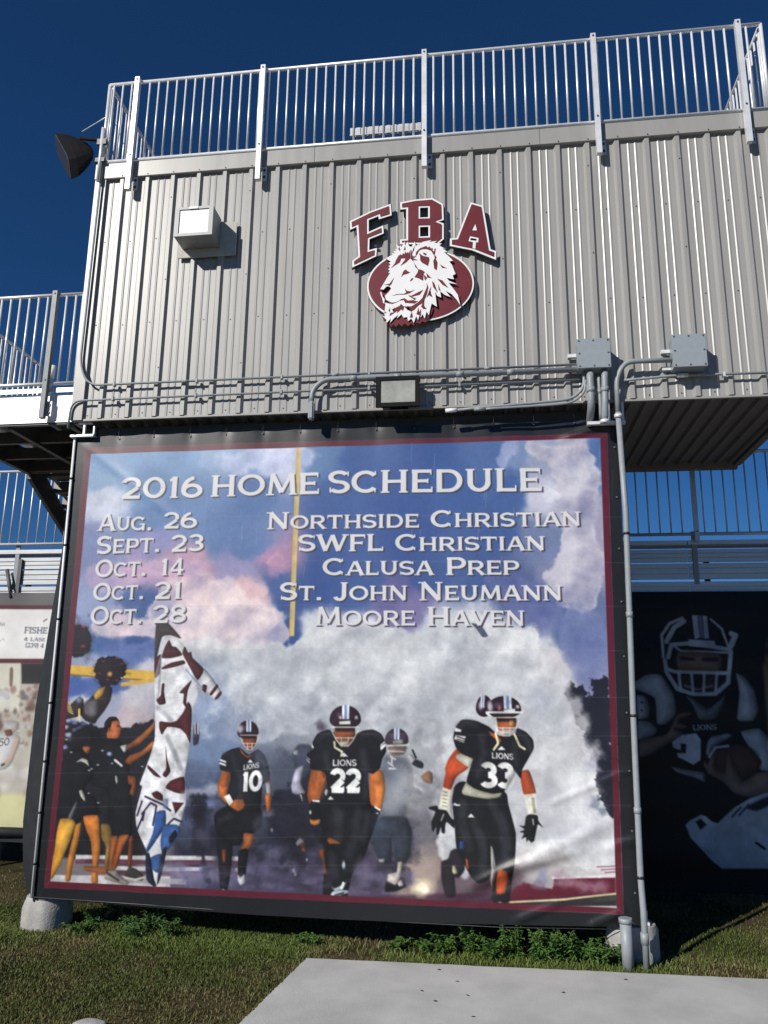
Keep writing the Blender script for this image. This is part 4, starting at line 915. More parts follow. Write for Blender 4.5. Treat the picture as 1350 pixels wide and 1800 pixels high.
# ---------------------------------------------------------------- people with the flag
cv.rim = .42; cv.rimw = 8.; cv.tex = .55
cv.reg(50, 1100, 3.6)
cv.blob(330, 90, 55, 110, (34, 30, 38), 1., .9); cv.poly([(235, 10), (360, 0), (395, 60), (380, 150), (330, 200), (270, 195), (250, 120)], (36, 28, 34), 4, rough=9)
cv.blob(350, 5, 14, 8, (150, 40, 50)); cv.blob(345, 130, 12, 9, (140, 40, 50))
cv.blob(515, 285, 66, 72, (34, 26, 32), 1., 1.1); cv.poly([(420, 270), (450, 200), (520, 190), (590, 215), (612, 290), (590, 350), (540, 380), (470, 375), (430, 330)], (34, 26, 32), 3, rough=10)
for x, y in ((475, 225), (560, 205), (590, 240), (450, 300), (500, 340), (560, 345)): cv.blob(x, y, 9, 6, (132, 36, 50), .9)
cv.blob(515, 305, 14, 14, (196, 146, 70)); cv.blob(590, 330, 8, 6, (190, 190, 196))
# crowd behind: dark mass and tree line
cv.poly([(200, 640), (300, 600), (440, 640), (560, 640), (600, 650), (640, 640), (680, 600), (720, 620), (790, 590), (800, 760), (720, 900), (700, 1100), (720, 1450), (150, 1450), (150, 900)], (30, 29, 35), 4, rough=9, rim=0)
for x, y in ((230, 640), (260, 600), (300, 610), (340, 620), (370, 600), (250, 690), (300, 660), (280, 720), (320, 590), (225, 770), (270, 800), (330, 650)): cv.blob(x+random.uniform(-12, 12), y, 17, 13, random.choice([(150, 164, 214), (196, 200, 220), (120, 132, 186), (90, 96, 140)]), .8, .9)
for x, y in ((310, 715), (330, 740), (385, 735)): cv.blob(x, y, 24, 17, (196, 60, 62), .9, .9)
cv.poly([(300, 650), (430, 640), (470, 740), (440, 830), (330, 820), (250, 760)], (28, 25, 30), 12, .9)
# ground and far stands between the legs
for a, b, c, d, e in ((300, 1448, 1340, 1475, (206, 204, 206)), (300, 1480, 1340, 1505, (96, 52, 70)), (540, 1520, 1340, 1545, (198, 196, 200)), (540, 1550, 1340, 1570, (88, 50, 66)), (100, 1575, 900, 1640, (190, 188, 190)), (620, 1590, 1000, 1625, (150, 148, 152))):
    cv.poly([(a, b), (c, b+10), (c, d+10), (a, d)], e, 3, .9, False)
cv.poly([(330, 1345), (800, 1345), (800, 1445), (330, 1445)], (34, 33, 38), 6, .9)
# raised arm and shoulder of a cheerleader, her companions
cv.poly([(410, 440), (470, 385), (530, 390), (520, 470), (480, 540), (440, 590), (420, 620), (360, 600), (330, 560), (330, 520), (380, 470)], (44, 36, 38), 4)
cv.poly([(415, 440), (445, 400), (490, 385), (470, 440), (430, 470)], (206, 160, 70), 3); cv.poly([(345, 500), (380, 470), (440, 470), (440, 560), (400, 580), (360, 560)], (122, 120, 126), 8, .8)
cv.poly([(225, 590), (222, 520), (240, 465), (262, 500), (320, 450), (350, 470), (345, 560), (290, 580)], (52, 40, 40), 5)
for k in range(6): cv.stroke([(235+k*3, 470+k*14), (262+k*4, 488+k*14)], 2.0, (196, 176, 110), .8)
cv.stroke([(322, 530), (322, 590)], 4, (216, 190, 110)); cv.blob(318, 470, 18, 20, (110, 120, 140))
# man in black holding the pole
cv.poly([(500, 640), (520, 600), (560, 586), (576, 606), (580, 632), (590, 656), (580, 664), (583, 680), (574, 696), (562, 712), (540, 722), (500, 715), (494, 680)], (186, 104, 62), 2., 1, False, rim=.3)
cv.poly([(482, 660), (484, 612), (512, 578), (552, 576), (572, 598), (556, 600), (530, 606), (522, 640), (512, 662), (506, 650), (498, 680)], (34, 25, 26), 2.2)
cv.stroke([(562, 634), (576, 636)], 2.2, (60, 34, 28)); cv.stroke([(568, 684), (580, 682)], 1.8, (110, 56, 44)); cv.poly([(506, 648), (518, 645), (518, 668), (508, 668)], (160, 84, 52), 2)
cv.poly([(345, 765), (378, 758), (396, 772), (384, 800), (362, 815), (350, 796)], (176, 104, 64), 3); cv.poly([(300, 680), (340, 650), (400, 660), (420, 720), (395, 760), (340, 765), (320, 830), (290, 800)], (26, 22, 26), 5, .9)
cv.poly([(430, 720), (500, 712), (570, 720), (610, 760), (640, 820), (640, 900), (660, 1330), (510, 1330), (500, 1050), (400, 1000), (380, 820)], BLK, 3)
cv.poly([(580, 765), (625, 755), (700, 700), (780, 625), (796, 600), (800, 645), (740, 715), (690, 755), (620, 785)], ORG, 2.5)
cv.poly([(610, 860), (640, 820), (720, 790), (785, 730), (800, 760), (745, 810), (680, 850), (640, 880)], ORG, 2.5)
cv.poly([(580, 762), (624, 752), (618, 792), (604, 800)], (204, 204, 206), 2); cv.blob(512, 810, 15, 14, (150, 170, 214)); cv.stroke([(548, 850), (590, 885)], 4, (206, 206, 206)); cv.poly([(550, 950), (562, 950), (568, 985), (558, 1002), (550, 980)], (216, 214, 210), 2)
cv.poly([(630, 945), (680, 960), (680, 1030), (665, 1075), (640, 1060), (655, 1010), (632, 1000)], ORD, 3)
cv.poly([(460, 1255), (515, 1260), (530, 1340), (510, 1520), (480, 1520), (490, 1400), (460, 1340)], (146, 116, 62), 3)
cv.poly([(520, 1335), (570, 1335), (545, 1460), (540, 1545), (505, 1545), (515, 1440)], ORG, 2.5); cv.poly([(575, 1330), (640, 1325), (600, 1400), (560, 1530), (530, 1545), (545, 1460)], ORG, 2.5); cv.poly([(640, 1340), (665, 1330), (655, 1520), (630, 1520), (632, 1420)], ORD, 2.5)
cv.poly([(480, 1590), (500, 1550), (560, 1545), (580, 1580), (640, 1620), (620, 1640), (540, 1620), (484, 1602)], (176, 168, 158), 2.5); cv.stroke([(500, 1565), (570, 1610)], 4, (70, 60, 56)); cv.poly([(610, 1580), (640, 1525), (690, 1540), (740, 1585), (720, 1610), (650, 1600)], (70, 66, 64), 3); cv.stroke([(614, 1592), (680, 1606), (735, 1590)], 3.5, (200, 196, 186))
# cheerleader: black top, white flashes, bare legs
cv.poly([(200, 850), (270, 780), (350, 790), (400, 860), (410, 960), (350, 1030), (430, 1100), (450, 1190), (350, 1210), (300, 1260), (200, 1220), (160, 1180), (190, 1000)], (24, 24, 28), 4)
cv.poly([(300, 865), (340, 838), (375, 850), (385, 890), (360, 870), (330, 860)], (212, 212, 196), 2); cv.poly([(320, 1045), (340, 1040), (360, 1090), (355, 1110), (330, 1080)], (214, 214, 204), 2); cv.poly([(196, 830), (212, 820), (216, 850), (200, 860)], (206, 206, 206), 2)
for x, y in ((385, 915), (400, 905), (440, 880), (380, 1060), (440, 1120), (240, 720), (270, 800), (530, 870), (470, 790), (720, 890)): cv.blob(x, y, 9, 5, (196, 204, 216), .8)
cv.poly([(250, 1215), (300, 1115), (310, 1120), (275, 1225)], (112, 112, 120), 3)
cv.poly([(205, 1220), (280, 1225), (300, 1260), (250, 1400), (200, 1520), (150, 1600), (130, 1590), (165, 1430), (180, 1310)], ((228, 150, 52), (226, 186, 78)), 3)
cv.poly([(300, 1260), (335, 1250), (320, 1360), (285, 1500), (268, 1610), (236, 1610), (252, 1470), (282, 1340)], ((196, 118, 46), (222, 150, 62)), 3)
cv.poly([(348, 1205), (440, 1200), (452, 1290), (455, 1420), (440, 1530), (440, 1628), (400, 1622), (405, 1500), (395, 1370), (365, 1290)], ((206, 116, 54), (222, 140, 60)), 2.5)
cv.poly([(355, 1520), (500, 1530), (490, 1570), (360, 1550)], (176, 100, 58), 3); cv.poly([(150, 1330), (165, 1330), (160, 1450), (148, 1470)], (206, 146, 60), 3)
# ---------------------------------------------------------------- flag with the lion
cv.poly([(808, -20), (880, -20), (968, 80), (900, 60), (845, 70), (812, 190), (796, 300)], (70, 60, 60), 3)
flag = [(800, 310), (845, 75), (905, 70), (960, 95), (1010, 170), (1090, 350), (1065, 460), (1035, 560), (1020, 760), (990, 950), (1000, 1100), (960, 1250), (880, 1400), (820, 1620), (800, 1650), (745, 1590), (760, 1450), (690, 1290), (680, 1180), (720, 1020), (705, 1000), (760, 850), (800, 700)]
cv.poly(flag, (220, 221, 224), 2.0, rim=.16); cv.poly([(1060, 380), (1110, 270), (1190, 370), (1225, 430), (1180, 470), (1140, 440), (1100, 420)], (218, 218, 222), 2.2)
MRN = (84, 38, 42)
for q in ([(845, 190), (865, 130), (890, 90), (910, 130), (935, 135), (975, 185), (900, 205), (850, 205)], [(845, 265), (900, 235), (980, 218), (992, 240), (920, 262), (850, 275)], [(975, 175), (990, 130), (1010, 170), (1030, 165), (1040, 205), (1110, 275), (1070, 345), (1020, 260)], [(845, 370), (862, 365), (858, 420), (870, 490), (830, 500), (808, 470), (838, 440)], [(955, 425), (1000, 375), (1035, 345), (1010, 410), (1000, 480), (1010, 530), (980, 490), (985, 430)], [(830, 605), (890, 612), (940, 600), (985, 540), (1012, 480), (1035, 530), (1025, 740), (1000, 690), (960, 650), (880, 640), (845, 690), (828, 650)], [(868, 765), (880, 850), (900, 920), (870, 960), (848, 940), (872, 900)], [(755, 880), (800, 920), (840, 960), (800, 950), (756, 905)], [(868, 1025), (900, 980), (985, 955), (990, 1060), (930, 1055)], [(780, 1060), (815, 1045), (850, 1070), (850, 1110), (800, 1090)], [(910, 1115), (985, 1120), (930, 1190)], [(1105, 370), (1130, 380), (1120, 425), (1095, 400)], [(1145, 430), (1190, 370), (1200, 385), (1160, 440)], [(800, 215), (840, 180), (830, 300), (800, 330)], [(1175, 465), (1205, 420), (1222, 420), (1200, 460)]): cv.poly(q, MRN, 2.2)
cv.poly([(800, 310), (838, 180), (846, 190), (830, 420), (812, 470)], (214, 216, 226), 2, .5)
for p in ([(740, 1080), (850, 1130), (900, 1170)], [(720, 1190), (775, 1120), (812, 1140), (790, 1260)], [(690, 1290), (735, 1180), (725, 1230)], [(880, 1260), (920, 1220), (970, 1240)], [(700, 1030), (690, 1090)], [(690, 1200), (720, 1110)]): cv.stroke(p, 3.2, (44, 36, 62))
cv.poly([(810, 1180), (868, 1170), (870, 1260), (830, 1330), (760, 1430), (745, 1420), (790, 1310)], (58, 96, 162), 3); cv.poly([(860, 1260), (940, 1260), (960, 1300), (900, 1400), (850, 1440), (838, 1360)], (66, 104, 168), 3); cv.poly([(890, 1340), (930, 1290), (940, 1330), (900, 1380)], (30, 32, 44), 3); cv.poly([(770, 1470), (840, 1440), (850, 1510), (820, 1560), (790, 1540)], (64, 100, 164), 3)
cv.poly([(745, 1450), (770, 1440), (800, 1600), (815, 1640), (800, 1650), (750, 1600)], (38, 42, 62), 3); cv.poly([(850, 1420), (880, 1400), (850, 1560), (820, 1640), (825, 1560)], (40, 44, 60), 3); cv.poly([(850, 1100), (885, 1095), (880, 1160), (855, 1150)], (120, 140, 190), 6, .7)
cv.stroke([(820, 520), (910, 600)], 7, (150, 152, 162), .5, 5); cv.stroke([(880, 700), (965, 900)], 8, (128, 130, 140), .6, 6); cv.stroke([(1000, 280), (1100, 395)], 3, (120, 150, 190), .8)
# smoke low on the ground
for x, y, r, c in ((960, 1560, 110, (140, 138, 168)), (1080, 1580, 120, (118, 116, 146)), (1240, 1600, 120, (126, 124, 156)), (1150, 1130, 60, (120, 134, 178)), (1040, 1060, 60, (176, 178, 190)), (1170, 1030, 80, (186, 186, 196))): cv.blob(x, y, r, r*.6, c, .6, .9)

# ---------------------------------------------------------------- players
def helmet(cx, cy, rx, ry, tilt=0., col=(44, 28, 42), mask=WHT, a=1.):
    th = np.linspace(0, 2*math.pi, 20, endpoint=False)
    E = [(cx+rx*math.cos(t), cy+ry*math.sin(t)*(1 if math.sin(t) < 0 else .62)) for t in th]
    cv.poly(E, col, 2.2, a); cv.blob(cx-rx*.35, cy-ry*.35, rx*.22, ry*.2, (110, 90, 110), .5*a)
    s = tilt*rx
    cv.poly([(cx-rx*.20+s, cy-ry), (cx+rx*.26+s, cy-ry), (cx+rx*.24+s*1.2, cy-ry*.05), (cx-rx*.20+s*1.2, cy-ry*.05)], (206, 210, 218), 1.8, a, False)
    cv.poly([(cx-rx*.06+s, cy-ry), (cx+rx*.12+s, cy-ry), (cx+rx*.11+s*1.2, cy-ry*.05), (cx-rx*.06+s*1.2, cy-ry*.05)], (104, 128, 168), 1.6, a, False)
def facemask(cx, cy, rx, ry, a=1., face=(168, 92, 56), k=1.):
    cv.poly([(cx-rx*.72, cy-ry*.5), (cx+rx*.72, cy-ry*.5), (cx+rx*.6, cy+ry*.5), (cx+rx*.25, cy+ry*.95), (cx-rx*.25, cy+ry*.95), (cx-rx*.6, cy+ry*.5)], face, 2, a)
    cv.poly([(cx-rx*.7, cy-ry*.5), (cx+rx*.7, cy-ry*.5), (cx+rx*.64, cy-ry*.2), (cx-rx*.64, cy-ry*.2)], (30, 22, 24), 3, .9*a, False)
    W = 1.5*k
    for p in ([(cx-rx, cy-ry*.55), (cx+rx, cy-ry*.55)], [(cx-rx*.95, cy-ry*.3), (cx-rx*.6, cy+ry*.45), (cx-rx*.25, cy+ry*.9), (cx+rx*.25, cy+ry*.9), (cx+rx*.6, cy+ry*.45), (cx+rx*.95, cy-ry*.3)], [(cx-rx*.62, cy+ry*.28), (cx+rx*.62, cy+ry*.28)], [(cx-rx*.3, cy+ry*.62), (cx+rx*.3, cy+ry*.62)], [(cx-rx*.25, cy+ry*.25), (cx-rx*.22, cy+ry*.9)], [(cx+rx*.25, cy+ry*.25), (cx+rx*.22, cy+ry*.9)]): cv.stroke(p, W, (196, 203, 194), a)
# shapes in the smoke between the players
cv.reg(340, 1200, 3.5526)
cv.rim = 0.
for q, a, r in (([(0, 720), (80, 715), (90, 900), (60, 1050), (110, 1240), (80, 1250), (40, 1050), (0, 1000)], .9, 14), ([(470, 760), (600, 650), (720, 680), (760, 900), (700, 960), (640, 930), (540, 960), (460, 900)], .85, 26), ([(420, 900), (480, 880), (470, 1000), (430, 1110), (395, 1180), (390, 1060)], .6, 20), ([(520, 900), (600, 900), (580, 1040), (600, 1180), (560, 1200), (530, 1060)], .8, 16), ([(610, 900), (740, 880), (700, 1010), (720, 1130), (650, 1210), (640, 1080), (600, 1010)], .85, 16), ([(0, 940), (140, 930), (240, 960), (230, 1060), (120, 1040), (0, 1060)], .75, 16), ([(100, 900), (250, 900), (240, 1100), (160, 1100)], .8, 14), ([(600, 620), (740, 560), (760, 900), (640, 900)], .8, 16)): cv.poly(q, (32, 32, 44), 12, a, rough=r)
for x, y, r, c in ((420, 1000, 60, (92, 96, 124)), (500, 1060, 50, (112, 108, 136)), (600, 1150, 60, (104, 98, 128)), (480, 1180, 70, (120, 114, 148)), (340, 1180, 60, (116, 114, 146)), (90, 1180, 60, (110, 112, 146)), (560, 850, 40, (70, 72, 92)), (470, 820, 40, (120, 124, 146))): cv.blob(x, y, r, r*.8, c, .55, 1.1)
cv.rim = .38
cv.poly([(620, 440), (660, 385), (740, 400), (740, 560), (660, 640), (630, 520)], (62, 66, 84), 8, .9); cv.poly([(610, 640), (640, 540), (690, 520), (670, 620), (700, 690), (660, 700), (620, 690)], (200, 200, 220), 5, .9); cv.poly([(650, 700), (700, 690), (712, 740), (680, 745)], (60, 60, 66), 3); cv.stroke([(670, 700), (680, 735)], 2, WHT)
cv.poly([(625, 425), (655, 420), (655, 450), (628, 450)], (190, 192, 200), 2, .8); cv.blob(790, 265, 32, 34, (70, 62, 78), .8)
cv.poly([(640, 1000), (665, 970), (690, 985), (700, 1040), (690, 1055), (670, 1010), (650, 1020)], (206, 206, 200), 2.5); cv.poly([(670, 1005), (700, 1000), (702, 1055), (680, 1050)], (196, 96, 50), 2.5)
for x, y in ((490, 920), (710, 1105), (628, 1172), (638, 1195)): cv.blob(x, y, 7, 12, (176, 184, 204), .7)
cv.poly([(5, 260), (30, 255), (38, 320), (30, 380), (0, 390), (0, 300)], (60, 52, 66), 4, .9); cv.stroke([(10, 255), (12, 320)], 2, (200, 204, 214)); cv.stroke([(28, 255), (30, 320)], 2, (200, 204, 214))
wr = random.Random(4)
for k in range(120):
    x, y = wr.uniform(0, 1350), wr.uniform(780, 1270); r = wr.uniform(22, 70)
    cv.blob(x, y, r, r*wr.uniform(.5, 1.1), wr.choice([(30, 30, 38), (36, 36, 46), (22, 22, 28), (26, 26, 34), (78, 78, 98), (62, 60, 80)]), .42, 1.4)
for k in range(40):
    x, y = wr.uniform(0, 1350), wr.uniform(1180, 1310); r = wr.uniform(26, 70)
    cv.blob(x, y, r, r*.4, wr.choice([(104, 98, 128), (86, 80, 106), (120, 114, 142), (56, 48, 66)]), .32, 1.3)
# number ten
J10 = [(165, 500), (180, 450), (230, 418), (290, 405), (345, 450), (400, 415), (445, 450), (470, 520), (475, 610), (430, 640), (412, 800), (205, 790), (232, 600), (228, 560), (170, 545)]
cv.poly([(130, 830), (200, 775), (415, 785), (430, 880), (375, 945), (320, 935), (300, 1010), (225, 1015), (150, 960)], (25, 25, 29), 4); cv.poly([(140, 950), (245, 1000), (238, 1160), (216, 1295), (172, 1295), (158, 1120)], (28, 28, 34), 5)
cv.poly([(180, 1045), (205, 1040), (205, 1110), (188, 1120)], ORD, 3); cv.poly([(315, 940), (376, 945), (372, 1000), (330, 1060), (288, 1050), (318, 1000)], ORG, 3); cv.poly([(286, 1050), (345, 1040), (330, 1190), (318, 1240), (282, 1220)], (26, 26, 30), 3); cv.poly([(280, 1195), (300, 1210), (325, 1195), (326, 1245), (300, 1262), (284, 1240)], (206, 210, 216), 3); cv.blob(190, 1295, 14, 10, (200, 200, 206))
cv.poly([(430, 540), (478, 560), (482, 640), (484, 720), (478, 790), (462, 812), (452, 740), (455, 650)], (150, 92, 60), 4); cv.poly([(452, 630), (480, 628), (484, 690), (458, 692)], (190, 190, 190), 3); cv.poly([(450, 700), (484, 698), (482, 780), (465, 810), (452, 760)], (206, 116, 56), 3)
cv.poly([(185, 545), (236, 555), (222, 620), (208, 680), (235, 725), (270, 735), (312, 730), (322, 765), (282, 800), (240, 775), (185, 735), (155, 680), (158, 620)], ORG, 2.5)
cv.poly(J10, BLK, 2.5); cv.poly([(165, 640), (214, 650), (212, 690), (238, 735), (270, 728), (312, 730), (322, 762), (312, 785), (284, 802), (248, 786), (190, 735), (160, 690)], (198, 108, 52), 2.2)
for p in ([(268, 742), (312, 752)], [(270, 756), (308, 770)], [(268, 770), (295, 785)]): cv.stroke(p, 1.4, (120, 62, 36), .8)
for p, w_ in (([(240, 470), (300, 600), (290, 760)], 9), ([(400, 460), (415, 600)], 8), ([(190, 450), (240, 440)], 7), ([(170, 860), (230, 830)], 9)): cv.stroke(p, w_, (58, 60, 68), .35, 9)
cv.poly([(192, 712), (226, 695), (250, 742), (226, 768)], (218, 218, 214), 2, 1, False); cv.poly([(165, 476), (204, 490), (202, 522), (163, 508)], (206, 208, 214), 2, 1, False); cv.stroke([(165, 492), (203, 506)], 1.8, BLK)
cv.poly([(290, 405), (300, 440), (340, 470), (375, 450), (330, 455)], (190, 100, 56), 2.5)
helmet(340, 310, 68, 74, .05); facemask(352, 362, 60, 62, k=.8, face=(136, 70, 44)); cv.blob(290, 290, 16, 24, (206, 208, 212), .8)
draw_text(cv, 'LIONS', (312, 546), (410, 530), 32, WHT, bold=1.3, serif=.6); draw_text(cv, '10', (300, 680), (424, 672), 122, (216, 218, 218), bold=1.75, serif=1)
cv.poly([(338, 500), (354, 478), (372, 498)], WHT, 1.5, 1, False)
for x, y, r, a in ((440, 470, 60, .5), (450, 600, 45, .4), (420, 880, 45, .35)): cv.blob(x, y, r, r*1.3, (110, 116, 140), a, .9)
# the player behind, half lost in smoke
cv.reg(520, 1220, 4.7375)
cv.poly([(710, 560), (760, 520), (900, 540), (960, 620), (960, 800), (900, 1000), (960, 1160), (945, 1330), (900, 1400), (830, 1380), (790, 1180), (800, 1320), (780, 1400), (690, 1380), (620, 1200), (640, 1090), (700, 1000)], (92, 98, 112), 16, .8)
cv.poly([(640, 1100), (720, 1020), (920, 1030), (965, 1160), (945, 1340), (905, 1400), (830, 1380), (800, 1200), (790, 1390), (700, 1385), (622, 1220)], (46, 52, 64), 8, .9)
helmet(840, 385, 98, 100, -.02, (62, 48, 64), a=.95); cv.poly([(765, 425), (920, 420), (900, 500), (800, 505)], (120, 96, 84), 6, .9); cv.stroke([(760, 430), (940, 425)], 3, (196, 200, 196), .8); cv.stroke([(770, 475), (900, 480)], 3, (190, 190, 190), .7); cv.poly([(815, 385), (890, 380), (890, 412), (812, 416)], (176, 180, 172), 3, .9)
for p in ([(790, 520), (830, 545)], [(770, 570), (810, 600)], [(780, 620), (830, 620)], [(800, 540), (800, 580)]): cv.stroke(p, 3, (206, 206, 206), .8)
cv.poly([(930, 510), (960, 500), (1000, 540), (1050, 560), (1062, 600), (1030, 615), (960, 580)], (196, 198, 200), 3); cv.poly([(965, 580), (1000, 545), (1062, 580), (1055, 620), (1010, 610)], (46, 46, 52), 3); cv.stroke([(972, 468), (1000, 530)], 3, BLK); cv.poly([(1040, 690), (1100, 640), (1137, 660), (1137, 745), (1080, 735)], (150, 112, 88), 5)
for x, y, r, a in ((840, 830, 140, .75), (930, 720, 110, .8), (770, 930, 80, .5), (1000, 900, 110, .6)): cv.blob(x, y, r, r, (150, 152, 156), a, .7)
cv.poly([(690, 1375), (740, 1370), (735, 1400), (700, 1398)], (206, 200, 196), 3); cv.poly([(850, 1400), (890, 1400), (872, 1520), (830, 1590), (765, 1560), (770, 1500), (840, 1480)], (222, 212, 200), 4); cv.poly([(755, 1560), (830, 1590), (890, 1560), (920, 1600), (830, 1640), (745, 1640)], (26, 24, 30), 5); cv.poly([(850, 1570), (880, 1545), (900, 1590), (860, 1600)], (206, 200, 204), 3)
# number twenty two
cv.poly([(230, 1240), (215, 1000), (230, 870), (620, 860), (640, 960), (690, 1000), (610, 1240), (560, 1380), (470, 1500), (440, 1640), (420, 1700), (240, 1700), (232, 1560), (250, 1400)], (25, 25, 28), 3.5)
cv.poly([(0, 870), (210, 880), (225, 1230), (140, 1260), (0, 1240)], (34, 34, 44), 14, .5)
cv.poly([(265, 1205), (300, 1198), (375, 1240), (280, 1245)], ORG, 3); cv.poly([(190, 1300), (240, 1290), (240, 1380), (262, 1490), (235, 1480), (230, 1400)], ORD, 5)
cv.poly([(285, 1700), (310, 1640), (370, 1625), (440, 1630), (445, 1650), (380, 1670), (378, 1706)], (210, 222, 230), 3); cv.poly([(300, 1600), (330, 1612), (400, 1580), (430, 1555), (400, 1615), (340, 1640)], (196, 212, 222), 3); cv.stroke([(385, 1610), (400, 1570)], 4, WHT); cv.stroke([(330, 1670), (400, 1650)], 3, BLK, .8); cv.blob(402, 1420, 12, 30, (196, 210, 220), .9)
cv.poly([(130, 630), (230, 600), (255, 680), (240, 780), (200, 880), (200, 900), (130, 940), (95, 850), (110, 730)], ORG, 3); cv.poly([(205, 580), (235, 600), (238, 700), (215, 690)], (160, 84, 46), 3); cv.stroke([(150, 740), (155, 800)], 5, (140, 70, 40), .7, 6); cv.stroke([(215, 680), (190, 860)], 4, (146, 76, 42), .5, 6)
cv.poly([(620, 660), (700, 630), (735, 680), (742, 800), (728, 890), (705, 980), (650, 960), (615, 880)], ((196, 100, 48), (224, 148, 74)), 3); cv.stroke([(640, 730), (700, 745)], 6, (170, 88, 44), .6, 6); cv.stroke([(650, 800), (655, 900)], 4, (160, 84, 46), .6, 5)
cv.poly([(115, 920), (140, 885), (195, 890), (215, 1020), (205, 1090), (150, 1085), (120, 1040)], (24, 24, 28), 3); cv.poly([(120, 1040), (160, 1050), (205, 1040), (200, 1078), (160, 1092), (125, 1078)], (216, 138, 70), 3); cv.stroke([(145, 888), (192, 892)], 3, WHT); cv.blob(122, 985, 8, 16, WHT, .9)
cv.poly([(625, 930), (690, 945), (718, 985), (680, 1005), (640, 985)], (30, 28, 30), 3); cv.stroke([(660, 940), (700, 965)], 3, (214, 208, 196)); cv.blob(680, 992, 14, 9, (206, 202, 196), .9); cv.blob(710, 985, 9, 9, WHT, .9)
J22 = [(85, 530), (100, 490), (140, 460), (140, 400), (180, 330), (270, 295), (340, 330), (500, 330), (560, 305), (640, 295), (710, 330), (745, 400), (752, 480), (720, 540), (700, 620), (640, 665), (600, 660), (615, 880), (590, 960), (260, 960), (225, 900), (262, 780), (240, 650), (130, 630), (115, 570)]
cv.poly(J22, (26, 26, 30), 2.5)
cv.poly([(705, 440), (745, 410), (752, 430), (708, 470)], WHT, 2, 1, False); cv.poly([(705, 425), (740, 392), (744, 402), (706, 436)], WHT, 2, 1, False); cv.poly([(88, 520), (118, 545), (116, 578), (88, 545)], (206, 208, 214), 2, 1, False); cv.stroke([(90, 532), (116, 560)], 1.8, BLK); cv.poly([(132, 415), (150, 440), (146, 455), (134, 445)], WHT, 2, 1, False)
cv.poly([(240, 820), (255, 788), (272, 810), (255, 850)], WHT, 2.5); cv.poly([(266, 878), (290, 850), (318, 878)], WHT, 2, 1, False); cv.poly([(365, 522), (400, 488), (438, 520)], WHT, 2, 1, False)
helmet(412, 215, 132, 122, .0); facemask(408, 335, 118, 108, face=(140, 74, 46)); cv.poly([(362, 228), (455, 222), (455, 250), (362, 252)], (206, 212, 196), 2.5, 1, False); cv.poly([(365, 395), (440, 390), (440, 425), (380, 430)], (206, 208, 190), 3); cv.stroke([(320, 400), (325, 445), (385, 480), (380, 510)], 3.4, (206, 206, 176))
for x in (370, 505): cv.blob(x, 195, 12, 14, (206, 196, 206), .8)
draw_text(cv, 'LIONS', (306, 598), (505, 598), 52, WHT, bold=1.3, serif=.6); draw_text(cv, '22', (288, 812), (538, 816), 186, (218, 222, 218), bold=1.8, serif=1)
cv.blob(370, 1010, 40, 60, (70, 70, 74), .3); cv.blob(690, 1100, 60, 120, (70, 82, 100), .4); cv.blob(560, 1470, 70, 100, (110, 100, 124), .6)
for p, w_ in (([(180, 380), (240, 330), (300, 320)], 9), ([(560, 330), (650, 325), (710, 370)], 9), ([(560, 480), (590, 700), (580, 860)], 11), ([(250, 500), (270, 620)], 9), ([(330, 960), (360, 1100), (350, 1200)], 14), ([(520, 980), (500, 1180), (440, 1330)], 14), ([(300, 1340), (330, 1500)], 12), ([(600, 1000), (560, 1200)], 10)): cv.stroke(p, w_, (66, 68, 76), .35, 12)
# number thirty three
cv.reg(740, 1200, 4.5)
cv.poly([(160, 1450), (165, 1410), (215, 1390), (235, 1330), (280, 1310), (340, 1340), (345, 1480), (300, 1540), (265, 1540), (275, 1680), (200, 1690), (165, 1560)], (40, 36, 42), 5); cv.poly([(250, 1450), (268, 1445), (290, 1500), (262, 1512), (248, 1490)], (206, 206, 160), 2.5)
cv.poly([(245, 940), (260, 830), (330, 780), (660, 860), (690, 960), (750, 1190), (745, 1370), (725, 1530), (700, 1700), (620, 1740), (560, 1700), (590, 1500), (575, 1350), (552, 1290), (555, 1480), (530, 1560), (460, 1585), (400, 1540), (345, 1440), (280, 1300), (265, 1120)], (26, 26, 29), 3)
cv.poly([(556, 1290), (575, 1340), (580, 1500), (560, 1620), (550, 1560), (562, 1440)], (196, 194, 180), 3)
cv.poly([(608, 1490), (630, 1468), (680, 1490), (690, 1560), (660, 1680), (630, 1730), (600, 1690), (592, 1580)], ((186, 70, 34), (214, 104, 50)), 4); cv.poly([(355, 1390), (372, 1400), (380, 1470), (360, 1460)], (196, 90, 44), 3); cv.poly([(305, 1258), (340, 1255), (342, 1310), (308, 1318)], (52, 92, 168), 4)
cv.poly([(560, 1680), (700, 1670), (690, 1745), (580, 1750)], (34, 30, 34), 5); cv.blob(625, 1740, 14, 9, (196, 206, 180), .8)
cv.poly([(325, 855), (360, 785), (420, 830), (560, 875), (640, 870), (620, 905), (540, 920), (420, 905), (335, 885)], (206, 204, 182), 2.5)
